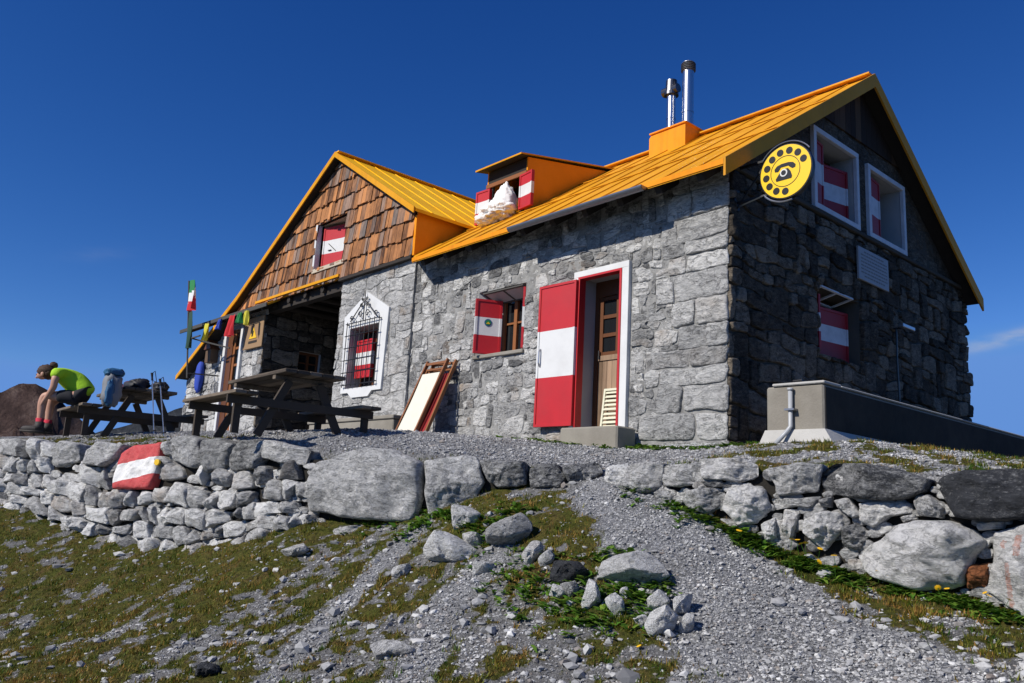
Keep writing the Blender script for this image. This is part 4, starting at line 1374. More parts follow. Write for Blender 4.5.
def blob(mb, c, r, seed, amp=.18, n=28, m=18, mi=0, tint=(.5, .5, .5), sq=1.0, fs=3., pointed=0):
    V = []
    for j in range(1, m):
        ph = math.pi * j / m
        for i in range(n):
            th = 2 * math.pi * i / n
            d = np.array((math.sin(ph) * math.cos(th), math.sin(ph) * math.sin(th), math.cos(ph)))
            V.append(np.sign(d) * np.abs(d) ** sq)
    V += [np.array((0, 0, 1.)), np.array((0, 0, -1.))]
    V = np.array(V)
    N = fbm(V * fs * .5 + seed * 7.7, 4, .55)
    V = V * (1 + amp * N)[:, None]
    if pointed: V[:, :2] *= np.clip(1 - pointed * np.clip(V[:, 2], -.2, 1), .2, 2)[:, None]
    V = V * np.array(r) + np.array(c)
    Fc = []
    for j in range(m - 2):
        for i in range(n):
            a, b = j * n + i, j * n + (i + 1) % n
            Fc.append((a, a + n, b + n, b))
    t, bt = (m - 1) * n, (m - 1) * n + 1
    for i in range(n):
        Fc.append((t, i, (i + 1) % n)); Fc.append((bt, (m - 2) * n + (i + 1) % n, (m - 2) * n + i))
    mb.add(V, Fc, mi, tint)


bq = on(500, 214, 1, .80)
bd = empty('bedding', tuple(bq)); tag(bd, 'speckled white bedding bundle airing in the dormer window', 'bedding')
blob(mb, (.02, .08, .25), (.24, .20, .33), 3, .24, n=48, m=32, pointed=.34, fs=4.5); mb.build('pillow', M['bedding'], bd, smooth=True)
mb = MB(); blob(mb, (-.05, -.02, .02), (.33, .26, .19), 5, .5, 56, 36, fs=7); blob(mb, (.12, -.02, .05), (.24, .22, .13), 8, .3, 36, 24, fs=6)
blob(mb, (-.22, -.08, -.10), (.22, .24, .12), 18, .3, 36, 24, fs=6); mb.build('duvet', M['bedding'], bd, smooth=True)

# concrete step
st = MB(); st.box((-2.25, -.42, -.2), (-1.27, -.06, .235))
o = st.build('door_step', M['concrete'], bevel=.02, loc=(-1.7, -.2, 0)); tag(o, 'concrete step block below the open red and white door', 'step')
# louvred panel leaning in the door
o = empty('louvred_panel', (-1.93, .21, .25)); tag(o, 'cream slatted panel leaning against the wooden door', 'panel')
mb = MB()
Mx = np.array(Matrix.Rotation(math.radians(-7), 4, 'X'))
for a, b in (((-.19, 0), (-.16, .58)), ((.14, 0), (.17, .58)), ((-.16, 0), (.14, .03)), ((-.16, .55), (.14, .58)), ((-.16, .28), (.14, .305))): mb.box((a[0], -.015, a[1]), (b[0], .015, b[1]), 0, Mx)
mb.build('frame', M['cream_paint'], o)
mb = MB()
for k in range(9):
    zz = .045 + k * .057 + (.01 if k > 3 else 0)
    if zz < .54: mb.add(xf(np.array([(-.16, -.012, zz), (.14, -.012, zz), (.14, .010, zz + .035), (-.16, .010, zz + .035), (-.16, -.006, zz - .004), (.14, -.006, zz - .004), (.14, .014, zz + .031), (-.16, .014, zz + .031)]), Mx), [(0, 1, 2, 3), (7, 6, 5, 4), (0, 4, 5, 1), (1, 5, 6, 2), (2, 6, 7, 3), (3, 7, 4, 0)])
mb.build('slat', M['cream_paint'], o)

# low concrete bench
bz = lambda x, y: float(ground([(x, y)])[0])
o = empty('concrete_bench', (-7.4, -.4, .2)); tag(o, 'long low concrete bench against the wall below the grilled window', 'bench')
mb = MB(); mb.box((-1.45, -.12, -.4), (1.40, .28, .30)); mb.build('base', M['concrete'], o, bevel=.015)
mb = MB(); mb.box((-1.48, -.15, .30), (1.43, .28, .365)); mb.build('seat', M['concrete'], o, bevel=.012)

# concrete tank along the gable
o = empty('concrete_trough', (.95, 2.5, 0)); tag(o, 'long concrete trough running along the shaded gable wall', 'trough')
mb = MB()
tx0, tx1, ty0, ty1, tz = -.30, .34, -2.75, 3.6, .585
mb.box((tx0, ty0, -.6), (tx1, ty1, tz)); mb.build('basin', M['concrete'], o, bevel=.018)
M['dark_face'] = plain('dark concrete face', (.055, .048, .04), .95, var=.5, scale=4, bump=.5, bscale=40, dirt=.4, spec=.1)
mb = MB(); mb.box((tx1 + .001, ty0 + .03, -.5), (tx1 + .006, ty1 - .02, tz - .03)); mb.build('side_face', M['dark_face'], o)  # thin panel, darker than the basin, along the outer long side
mb = MB(); mb.box((tx0 + .08, ty0 - .02, tz + .002), (tx1 + .02, ty0 + .34, tz + .03)); mb.box((tx0 + .02, ty0 + .36, tz + .002), (tx1 + .015, ty1, tz + .02)); mb.build('cover', M['pale_concrete'], o, bevel=.008)
mb = MB()
P0 = np.array([(tx0 - .12, ty0 - .14, -.25), (tx1 + .30, ty0 - .16, -.25), (tx1 + .34, ty1, -.25), (tx0 - .1, ty1, -.25)])
P1 = np.array([(tx0 - .01, ty0 - .012, .13), (tx1 + .012, ty0 - .012, .13), (tx1 + .012, ty1, .10), (tx0 - .01, ty1, .10)])
mb.add(np.vstack([P0, P1]), [(0, 1, 5, 4), (1, 2, 6, 5), (2, 3, 7, 6), (3, 0, 4, 7), (4, 5, 6, 7)]); mb.build('plinth', M['pale_concrete'], o)
mb = MB(); mb.tube([(-.0, ty0 - .04, .54), (.0, ty0 - .04, .16), (-.03, ty0 - .07, .10), (-.10, ty0 - .17, -.03)], .023, 16)
mb.tube([(0, ty0 - .04, .53), (0, ty0 - .04, .555)], .031, 16); pp = mb.build('drain_pipe', M['plastic_grey'], o, smooth=True)
mb = MB(); mb.box((-.045, ty0 - .085, .32), (.06, ty0 + .01, .34)); mb.build('pipe_clip', M['zinc'], pp)
mb = MB(); mb.tube([(-.04, ty0 + .1, tz + .03), (-.04, ty0 + .1, tz + .06), (.06, ty0 + .1, tz + .065)], .015, 8); mb.build('tap', M['black'], o)

# deck chairs leaning on the wall
def deck_chair(loc, cloth):
    o = empty('deck_chair', loc)
    mb = MB(); L, w = 1.42, .56
    a = math.radians(23)
    P = lambda u, v, k=0: (u, -(L - v) * math.sin(a) + k * math.cos(a) * -1, v * math.cos(a) + k * math.sin(a) * -1)
    for s in (-1, 1):
        mb.bar(P(s * w / 2, 0), P(s * w / 2, L), .035, .055)
        mb.bar(P(s * (w / 2 - .05), .06, -.05), P(s * (w / 2 - .05), L - .2, -.05), .03, .045)
        mb.bar(P(s * (w / 2 - .09), .2, -.09), P(s * (w / 2 - .09), L - .5, -.09), .025, .04)
    for v in (.04, L - .05): mb.bar(P(-w / 2, v), P(w / 2, v), .04, .04)
    mb.bar(P(-w / 2, L - .18, -.05), P(w / 2, L - .18, -.05), .04, .03); mb.bar(P(-w / 2 + .05, .12, -.05), P(w / 2 - .05, .12, -.05), .03, .03)
    mb.build('frame', M['chair_wood'], o)
    if cloth:
        mb = MB(); n = 14
        V = []
        for k in range(n):
            v = .07 + (L - .30) * k / (n - 1); sag = -.02 * math.sin(math.pi * k / (n - 1))
            for s in (-1, 1): V.append(P(s * (w / 2 - .035), v, .034 + sag))
        for k in range(n):
            v = .07 + (L - .30) * k / (n - 1); sag = -.02 * math.sin(math.pi * k / (n - 1))
            for s in (-1, 1): V.append(P(s * (w / 2 - .035), v, .030 + sag))
        Fc = [(2 * k, 2 * k + 1, 2 * k + 3, 2 * k + 2) for k in range(n - 1)] + [(2 * n + 2 * k, 2 * n + 2 * k + 2, 2 * n + 2 * k + 3, 2 * n + 2 * k + 1) for k in range(n - 1)]
        mb.add(V, Fc); mb.build('canvas', M['cream'] if cloth == 1 else M['dark_red'], o)
    return o


for (x, y, cl, rot, lb) in ((-5.28, -.08, 2, .04, 'rearmost folded deck chair of the pair, its red canvas mostly hidden'), (-5.36, -.17, 1, -.03, 'front folded deck chair with cream canvas leaning on the stone wall')):
    c = deck_chair((x, y, 0), cl); c.rotation_euler.z = rot; c.location.z = bz(x, y - .55) - .03
    tag(c, lb, 'deck chair', 'folded deck chairs by the wall')


# ------------------------------------------------------------------ dry stone wall and boulders
wall_frame = wframe0


def wpoly(P, dx=0.):
    return np.array([wpt(px, py, dx) for px, py in P])


def wall_stone(mb, P, tint, depth=.10, back=.25, rough=.45, gap=.008, mi=0, rnd=.3, dome=.25, tilt=.14, n=30, seed=None, out=0., facets=5, slope=.7, rings=None, amp=None):
    c = np.mean([p[0] for p in P]); t, w = wall_frame(c)
    P3 = wpoly(P) + w * out
    stone(mb, P3, w, depth, back, gap, rough, int(rs.integers(1e9)) if seed is None else seed, tint, mi, rnd, tilt, dome, n, facets=facets, facet_slope=slope, rings=rings or (RINGS_BIG if n > 40 else None), amp=amp)


dsw = empty('dry_stone_wall', tuple(wpt(200, 545))); tag(dsw, 'rough grey dry stone retaining wall with a painted red and white mark below the terrace', 'wall')
hb = Vector(dsw.location)


def child(o, parent):
    o.parent = parent; o.matrix_parent_inverse = Matrix.Translation(-Vector(parent.location)); return o


# dark rubble core strip
def core(p0, p1, top, bot, name, parent):
    mb = MB(); V = []; pxs = np.linspace(p0, p1, 40)
    for px in pxs:
        t, w = wall_frame(px); a = wpt(px, top(px)) - w * .05; b = wpt(px, bot(px)) - w * .05
        b[2] -= .35; V += [a, b, a - w * .35 + (0, 0, .02)]
    Fc = []
    for k in range(39):
        i = 3 * k; Fc += [(i, i + 1, i + 4, i + 3), (i + 2, i, i + 3, i + 5)]
    mb.add(V, Fc); return child(mb.build(name, M['gap'], None), parent)


topL = lambda px: np.interp(px, [-420, 0, 60, 120, 180, 240, 308, 425, 480, 530, 604], [425, 438, 441, 443, 437, 443, 443, 449, 459, 464, 474])
botL = lambda px: np.interp(px, [-420, 0, 60, 100, 150, 200, 250, 308, 360, 425, 480, 530, 604], [475, 503, 530, 546, 553, 553, 546, 533, 534, 526, 500, 492, 485])
core(-420, 604, lambda p: topL(p) + 16, botL, 'rubble_core', dsw)
# courses follow the wall in picture-scaled coordinates of its own face
PAINT = [(117, 477), (126, 453), (139, 445), (165, 441), (161, 467), (154, 490), (136, 491), (116, 490)]
BIG = [([(308, 478), (317, 462), (364, 447), (400, 449), (424, 459), (427, 500), (417, 524), (376, 521), (341, 517), (308, 511)], (.60, .3, .4), .22),
       ([(424, 461), (450, 456), (478, 456), (487, 482), (475, 499), (442, 517), (429, 520), (426, 494)], (.62, .4, .5), .16),
       ([(478, 459), (503, 460), (527, 461), (528, 486), (498, 489), (486, 482)], (.35, .3, .5), .14),
       ([(529, 468), (545, 463), (558, 463), (569, 478), (562, 489), (530, 489)], (.28, .3, .4), .14),
       ([(562, 465), (582, 463), (598, 463), (605, 473), (581, 486), (568, 483)], (.30, .3, .5), .14),
       ([(250, 441), (276, 440), (314, 450), (306, 466), (284, 464), (252, 455)], (.58, .3, .4), .12),
       ([(226, 460), (240, 441), (262, 438), (271, 446), (262, 470), (232, 472)], (.34, .3, .4), .13),
       ([(170, 440), (190, 433), (200, 438), (205, 462), (198, 470), (176, 462)], (.5, .3, .4), .12),
       ([(203, 442), (220, 437), (235, 444), (228, 468), (208, 474)], (.4, .3, .4), .12),
       ([(86, 450), (104, 441), (126, 444), (118, 458), (106, 468), (88, 465)], (.62, .3, .3), .12),
       ([(54, 449), (64, 440), (82, 443), (80, 462), (58, 468), (52, 464)], (.55, .3, .3), .12)]
mb = MB()
rw = np.random.default_rng(5)
# irregular courses between top and bottom edge
us = 1.0
rowsL = [0]
while rowsL[-1] < 1: rowsL.append(rowsL[-1] + rw.uniform(.115, .225))
rowsL = [r / rowsL[-1] for r in rowsL]
polysL = []
for k in range(len(rowsL) - 1):
    px = -330. + rw.uniform(0, 20)
    ph = rw.uniform(0, 50)
    bnd = lambda kk, p: np.clip(rowsL[kk] + (0 if kk in (0, len(rowsL) - 1) else .028 * (np.sin(p * .055 + kk * 7) + .6 * np.sin(p * .13 + kk * 3))), 0, 1)
    while px < 330:
        w = rw.uniform(8, 24) * (9.6 / dwall(px)) * (1.35 if rw.random() < .15 else 1)
        xa, xb = np.linspace(px, px + w, 4), np.linspace(px + w, px, 4)
        yt = lambda p, kk: topL(p) + (botL(p) + 6 - topL(p)) * bnd(kk, p)
        P = np.vstack([np.c_[xa, yt(xa, k)], np.c_[xb, yt(xb, k + 1)]])
        P[[0, 3, 4, 7], 0] += rw.normal(size=4) * 2.6; P[[0, 3], 1] += rw.uniform(-1.5, 4.5, 2); P[[4, 7], 1] -= rw.uniform(-1.5, 4.5, 2); P[[1, 2, 5, 6], 1] += rw.normal(size=4) * 1.6
        if k == 0: P[:4, 1] += rw.normal() * 2.0
        polysL.append(P); px += w
skip = [(b[0]) for b in BIG] + [PAINT, [(308, 440), (640, 440), (640, 530), (330, 545), (318, 530), (308, 511)]]


def shrink_inside(P, S):
    return inside(P, np.array(S, float)).mean()


for P in polysL:
    c = P.mean(0)
    if any(inside(np.array([c]), np.array(S, float))[0] for S in skip): continue
    f = max(shrink_inside(P, S) for S in skip)
    if f > .45: continue
    if f > 0: P = c + (P - c) * (1 - .45 * f)
    w_ = rw.random()
    t = (np.clip(rw.normal(.60, .2), .1, 1), rw.random(), rw.random())
    wall_stone(mb, P, t, rw.uniform(.07, .15), .22, .35, rw.uniform(.002, .010), rnd=rw.uniform(.03, .24), dome=rw.uniform(.0, .2), tilt=.2, n=34, facets=6, slope=1.1)
# small chinking stones
for k in range(330):
    px = rw.uniform(-60, 318); py = rw.uniform(topL(px) + 6, botL(px) + 4); s = rw.uniform(2.5, 7.5)
    P = np.array([(px + s * (1.3 * math.cos(a)) * rw.uniform(.7, 1.2), py + s * .8 * math.sin(a) * rw.uniform(.7, 1.2)) for a in np.linspace(0, 2 * math.pi, 8, endpoint=False)])
    if inside(np.array([[px, py]]), np.array(PAINT, float))[0]: continue
    wall_stone(mb, P, (rw.uniform(.3, .8), rw.random(), .3), .03, .1, .5, 0, n=14, out=-.035)
sw = child(mb.build('stonework', M['wall_stone'], None, smooth=True, tintattr=True), dsw)
for P, t, dp in BIG:
    mb = MB(); wall_stone(mb, P, t, dp, .3, .35, .004, rnd=.12, dome=.10, n=84, facets=7, slope=.9)
    child(mb.build('boulder', M['boulder'], None, smooth=True, tintattr=True), dsw)
for P, t in (([(329, 530), (347, 526), (367, 524), (377, 531), (365, 539), (333, 540)], (.62, .3, .5)), ([(372, 532), (395, 526), (412, 526), (410, 536), (384, 541)], (.55, .3, .5))):
    mb = MB(); wall_stone(mb, P, t, .14, .3, .4, 0, n=30)
    child(mb.build('boulder', M['boulder'], None, smooth=True, tintattr=True), dsw)


def paint_mat():
    m = NT('painted stone')
    x = m.n('ShaderNodeSeparateXYZ'); m.l(m.tc, x.inputs[0])
    zz = m.math('ADD', x.outputs[2], m.math('MULTIPLY', m.math('SUBTRACT', m.noise(6, 4), .5), .035))
    zz = m.math('ADD', zz, m.math('MULTIPLY', x.outputs[0], -.22))
    red = m.ramp(m.noise(22, 8, .75), [(.3, (.55, .10, .09)), (.7, (.48, .035, .045))])
    wht = m.ramp(m.noise(16, 8, .75), [(.25, (.62, .60, .57)), (.6, (.80, .79, .77))])
    za, zb = wpt(138, 462)[2], wpt(138, 480)[2]
    f = m.math('MULTIPLY', m.math('LESS_THAN', zz, za - wpt(138, 462)[0] * .0 + PA), m.math('GREATER_THAN', zz, zb + PA))
    c = m.mix(f, red, wht)
    c = m.mix(m.ramp(m.noise(30, 8, .8), [(.60, 0), (.68, .9)]), c, (.32, .31, .30))
    m.set('Base Color', c); m.set('Roughness', .8)
    m.set('Normal', m.bump(m.noise(18, 10, .7), .8, .03))
    return m.mat


PA = wpt(138, 470)[0] * -.22
mb = MB(); wall_stone(mb, PAINT, (.6, .3, .3), .11, .3, .35, 0, rnd=.12, dome=.05, tilt=.05, n=64, seed=4, facets=3, slope=.3)
po = child(mb.build('painted_stone', paint_mat(), None, smooth=True, tintattr=True), dsw); po['label'] = 'stone painted with red, white and red bands'
mb = MB(); wall_stone(mb, [(161, 456), (170, 457), (174, 464), (168, 470), (160, 466)], (.5, .3, .3), .12, .1, .4, 0, n=20)
ys_ = child(mb.build('yellow_marked_stone', M['wall_stone'], None, smooth=True, tintattr=True), dsw)
c = wpt(166, 463); t, w = wall_frame(166)
mb = MB(); stone(mb, c + w * .125 + np.array([t * .055 * math.cos(a) + np.array((0, 0, .04 * math.sin(a))) for a in np.linspace(0, 6.28, 10, endpoint=False)]), w, .012, .02, 0, .3, 5)
yp = child(mb.build('yellow_paint', M['paint_yellow'], None, smooth=True), dsw); 

# ---- boulder wall on the right
bwl = empty('boulder_wall', tuple(wpt(820, 560))); tag(bwl, 'retaining wall of large pale and dark boulders beside the gravel path', 'wall')
topR = lambda px: np.interp(px, [606, 640, 700, 780, 860, 940, 1024, 1400], [474, 465, 462, 466, 466, 474, 474, 500])
botR = lambda px: np.interp(px, [606, 650, 700, 780, 860, 940, 1024, 1400], [488, 500, 520, 555, 580, 600, 622, 720])
core(606, 1400, lambda p: topR(p) + 9, botR, 'rubble_core', bwl)
BL = [('w', [(603, 478), (612, 466), (629, 463), (630, 478), (626, 487), (606, 487)], .85, .10),
      ('b', [(628, 464), (652, 461), (664, 463), (663, 487), (648, 495), (629, 488)], .60, .12),
      ('b', [(664, 465), (701, 462), (704, 482), (680, 488), (664, 486)], .58, .10),
      ('b', [(697, 460), (720, 457), (746, 458), (760, 465), (759, 477), (741, 483), (702, 479)], .70, .10),
      ('b', [(678, 494), (702, 487), (726, 488), (721, 506), (708, 516), (688, 509)], .50, .13),
      ('b', [(726, 489), (746, 483), (768, 489), (771, 511), (758, 524), (738, 526), (721, 509)], .78, .15),
      ('b', [(764, 469), (802, 462), (824, 464), (819, 492), (779, 497), (772, 481)], .56, .12),
      ('w', [(760, 524), (776, 516), (777, 538), (765, 542)], .6, .09),
      ('b', [(784, 508), (800, 510), (794, 538), (781, 545)], .80, .11),
      ('b', [(805, 518), (828, 509), (844, 513), (845, 530), (834, 541), (825, 552), (803, 533)], .80, .17),
      ('b', [(821, 474), (834, 462), (866, 463), (897, 468), (936, 480), (930, 492), (910, 499), (894, 503), (864, 500), (825, 494)], .26, .17),
      ('b', [(833, 500), (850, 497), (862, 515), (854, 519), (838, 509)], .72, .10),
      ('b', [(858, 503), (888, 500), (914, 503), (914, 513), (890, 517), (873, 529), (860, 522)], .72, .11),
      ('b', [(915, 500), (929, 493), (946, 509), (943, 519), (920, 516)], .55, .12),
      ('b', [(933, 484), (948, 475), (964, 470), (1000, 468), (1042, 470), (1062, 488), (1056, 518), (1024, 521), (982, 523), (958, 518), (942, 502)], .06, .20),
      ('w', [(976, 523), (1005, 521), (1003, 529), (980, 531)], .4, .07),
      ('b', [(853, 556), (870, 544), (891, 534), (905, 524), (920, 518), (952, 521), (975, 530), (991, 541), (977, 556), (965, 586), (948, 590), (926, 593), (897, 585), (873, 576)], .80, .24),
      ('b', [(841, 527), (859, 522), (871, 533), (860, 551), (842, 548)], .33, .13),
      ('r', [(965, 573), (973, 564), (990, 562), (987, 590), (968, 589)], .5, .10),
      ('s', [(993, 531), (1024, 522), (1060, 514), (1066, 560), (1062, 628), (1026, 618), (986, 592), (992, 565)], .66, .15),
      ('b', [(819, 499), (833, 496), (832, 508), (822, 507)], .5, .07),
      ('b', [(899, 517), (916, 514), (917, 519), (903, 523)], .7, .06),
      ('b', [(700, 481), (722, 482), (740, 485), (728, 488), (706, 487)], .25, .05),
      ('b', [(770, 498), (800, 498), (822, 496), (812, 508), (796, 507), (775, 510)], .6, .06),
      ('b', [(648, 496), (660, 490), (672, 490), (674, 500), (656, 503)], .5, .08),
      ('b', [(1070, 480), (1130, 478), (1150, 530), (1120, 545), (1072, 530)], .5, .16), ('b', [(1070, 540), (1140, 545), (1180, 640), (1100, 650), (1068, 600)], .7, .18),
      ('b', [(1155, 490), (1260, 500), (1270, 600), (1180, 610), (1150, 560)], .4, .18)]
# the right slab carries faded orange brush strokes of its own
def slab_mat():
    m = NT('slab with faded orange paint')
    mm = M['boulder'].copy(); m.mat = mm; m.t = mm.node_tree
    m.b = next(n_ for n_ in m.t.nodes if n_.type == 'BSDF_PRINCIPLED')
    m.tc = m.n('ShaderNodeTexCoord').outputs['Object']
    old = m.b.inputs['Base Color'].links[0].from_socket
    t, w = wframe0(1017)
    tot = None
    for (pa, pb) in (((1011.5, 562), (1017.5, 607)), ((1019.5, 535), (1027, 556)), ((1006, 541), (1011, 549))):
        a, b = wpt(*pa), wpt(*pb)
        u0, u1 = a @ t, b @ t; z0, z1 = b[2], a[2]
        d = m.n('ShaderNodeVectorMath', operation='DOT_PRODUCT'); d.inputs[1].default_value = tuple(t); m.l(m.tc, d.inputs[0])
        x = m.n('ShaderNodeSeparateXYZ'); m.l(m.tc, x.inputs[0])
        wob = m.math('MULTIPLY', m.math('SUBTRACT', m.noise(30, 5, .7), .5), .05)
        uu = m.math('ADD', d.outputs['Value'], wob); zz = m.math('ADD', x.outputs[2], wob)
        g = m.math('MULTIPLY', m.math('MULTIPLY', m.math('GREATER_THAN', uu, u0), m.math('LESS_THAN', uu, u1)), m.math('MULTIPLY', m.math('GREATER_THAN', zz, z0), m.math('LESS_THAN', zz, z1)))
        tot = g if tot is None else m.math('MAXIMUM', tot, g)
    fade = m.ramp(m.noise(26, 8, .8), [(.35, .85), (.62, .15)])
    m.set('Base Color', m.mix(m.math('MULTIPLY', tot, fade), old, (.62, .20, .10)))
    return mm


M['slab'] = slab_mat()
for k_, (xa_, xb_) in enumerate(((1262, 1330), (1332, 1392))):
    for j_, (fa, fb) in enumerate(((.02, .5), (.52, 1.02))):
        yv_ = lambda x_, f_: topR(x_) + f_ * (botR(x_) - topR(x_))
        BL.append(('b', [(xa_, yv_(xa_, fa) + 6), ((xa_ + xb_) / 2, yv_((xa_ + xb_) / 2, fa)), (xb_, yv_(xb_, fa) + 4), (xb_ + 4, yv_(xb_, (fa + fb) / 2)), (xb_ - 4, yv_(xb_, fb)), ((xa_ + xb_) / 2, yv_((xa_ + xb_) / 2, fb) + 4), (xa_ + 3, yv_(xa_, fb)), (xa_ - 4, yv_(xa_, (fa + fb) / 2))], .4 + .2 * j_, .16))
BL.append(('b', [(1160, 612), (1200, 606), (1262, 612), (1268, 660), (1230, 690), (1178, 664)], .6, .15))
for kind, P, r, dp in BL:
    mb = MB(); wall_stone(mb, P, (r, .3 if kind != 'b' else rs.uniform(.2, .84), rs.uniform(.2, .9)), dp * 1.15, .35, .40, .002, rnd=.08, dome=.08, tilt=.10, n=84, facets=8, slope=1.0)
    bo = child(mb.build('boulder', M[{'b': 'boulder', 'w': 'rock_white', 'r': 'rust_stone', 's': 'slab'}[kind]], None, smooth=True, tintattr=True), bwl)
    if kind == 'r': bo['label'] = 'small rust coloured stone'
    if kind == 's': bo['label'] = 'pale slab with faded orange paint strokes'
# fillers
mb = MB()
for k in range(300):
    px = rw.uniform(640, 1040); py = rw.uniform(topR(px) + 8, botR(px) + 4); s = rw.uniform(3, 10)
    P = np.array([(px + s * 1.3 * math.cos(a) * rw.uniform(.7, 1.2), py + s * .8 * math.sin(a) * rw.uniform(.7, 1.2)) for a in np.linspace(0, 6.283, 8, endpoint=False)])
    wall_stone(mb, P, (rw.uniform(.2, .7), rw.random(), .3), .04, .1, .5, 0, n=14, out=-.03)
child(mb.build('chinking', M['wall_stone'], None, smooth=True, tintattr=True), bwl)

# ------------------------------------------------------------------ loose rocks on the slope
def hull_rock(seed, n=4, planes=14, aniso=(1, 1, 1), k=16., rough=.05):
    r_ = np.random.default_rng(seed)
    mbm = bpy.data.meshes.new('t')
    import bmesh
    bm = bmesh.new(); bmesh.ops.create_icosphere(bm, subdivisions=n, radius=1); V = np.array([v.co[:] for v in bm.verts]); Fc = [tuple(v.index for v in f.verts) for f in bm.faces]; bm.free()
    N = r_.normal(size=(planes, 3)); N /= np.linalg.norm(N, axis=1)[:, None]
    d = r_.uniform(.62, .95, planes)
    A = V @ N.T
    R = np.where(A > .05, d / np.maximum(A, .05), 9.)
    R = np.minimum(R, 1.15)
    r0 = -np.log(np.exp(-k * R).sum(1)) / k
    V = V * r0[:, None]
    off = r_.uniform(0, 99, 3)
    V = V * (1 + rough * 2.2 * fbm(V * 1.6 + off, 5, .6))[:, None]
    bpy.data.meshes.remove(mbm)
    return V * np.array(aniso), Fc


def find_d(px, py, lo=3.5, hi=12.):
    """depth at which the pixel's ray meets the ground"""
    ds = np.linspace(lo, hi, 400)
    P = np.array([pt(px, py, d) for d in ds])
    g = ground(P[:, :2], False)
    k = np.argmax(P[:, 2] < g)
    return ds[k] if (P[:, 2] < g).any() else hi


def poly_rock(name, P, mat, tint, label, cat='rock', th=.7, rough=.4, group=None, dome=.5, rnd=.2, seed=1, base=None):
    P = np.array(P, float)
    bx_ = P[:, 0].mean(); by_ = P[:, 1].max() if base is None else base
    d = find_d(bx_, by_ - 1)
    P3 = np.array([pt(a, b, d) for a, b in P])
    # stand the outline upright at its own depth, leaning back slightly
    toC = CAM - P3.mean(0); toC[2] = .25 * np.linalg.norm(toC[:2]); toC /= np.linalg.norm(toC)
    size = np.sqrt(np.ptp(P3[:, 2]) * np.linalg.norm(np.ptp(P3[:, :2], axis=0)))
    mb = MB()
    rg = [(.25, -.98), (.6, -.8), (.85, -.5), (1., -.08)]
    D = size * th * .5
    rings = [(s, h) for s, h in ((1.0, 0.), (.99, .18), (.97, .34), (.93, .50), (.88, .63), (.81, .76), (.73, .86), (.64, .93), (.54, .97), (.43, 1.), (.32, 1.), (.2, 1.0), (.08, 1.))]
    # closed body: front rings and mirrored back rings
    n = 56
    Q = resample(P3, n, rnd); c = Q.mean(0)
    V = []
    for s, h in [(a, -b) for a, b in rings[::-1]] + rings[1:]: V.append(c + (Q - c) * s + toC * h * D)
    R_ = len(V)
    V = np.vstack(V + [(c + toC * -D)[None], (c + toC * D)[None]])
    off = np.random.default_rng(seed).uniform(0, 90, 3); U = (V - c) / size
    N1 = fbm(U * 1.5 + off, 5, .6); N2 = fbm(U * 1.5 + off + 31, 5, .6); N3 = fbm(U * 1.5 + off + 57, 5, .6)
    cell = np.floor(2.2 * fbm(U * .9 + off + 7, 2)) * .05
    V = V + toC * ((N1 * rough * .45 + cell) * size)[:, None] + np.stack([N2, N3, N1], 1) * rough * .12 * size
    Fc = []
    for i in range(R_ - 1):
        for j in range(n): Fc.append((i * n + j, i * n + (j + 1) % n, (i + 1) * n + (j + 1) % n, (i + 1) * n + j))
    b0, t0 = R_ * n, R_ * n + 1
    for j in range(n): Fc.append((b0, (j + 1) % n, j)); Fc.append((t0, (R_ - 1) * n + j, (R_ - 1) * n + (j + 1) % n))
    rq = np.random.default_rng(seed + 500)
    for k_ in range(11):
        nn = rq.normal(size=3); nn += toC * .6 + np.array((0, 0, .35)); nn /= np.linalg.norm(nn)
        e_ = (V - c) @ nn; lim = np.quantile(e_, rq.uniform(.80, .95))
        V = V - nn[None] * (np.maximum(0, e_ - lim) * .85)[:, None]
    sc_ = np.linalg.norm(np.ptp(P3, axis=0)) / max(1e-3, np.linalg.norm(np.ptp(V - toC * ((V - c) @ toC)[:, None], axis=0)))
    V = c + (V - c) * min(1.35, max(1., sc_))
    U = (V - c) / size
    V = V + toC * (fbm(U * 5 + off, 4, .6) * .028 * size)[:, None] + np.array((0, 0, 1.)) * (fbm(U * 5 + off + 80, 3, .6) * .018 * size)[:, None]
    V = V - toC * np.array((1, 1, 0)) * D * .75
    mb.add(V, Fc, 0, tint)
    loc = tuple(c * np.array((1, 1, 0)) + np.array((0, 0, V[:, 2].min())))
    o = mb.build(name, mat, None, smooth=True, tintattr=True, loc=loc)
    m_ = o.data
    tag(o, label, cat, group)
    return o


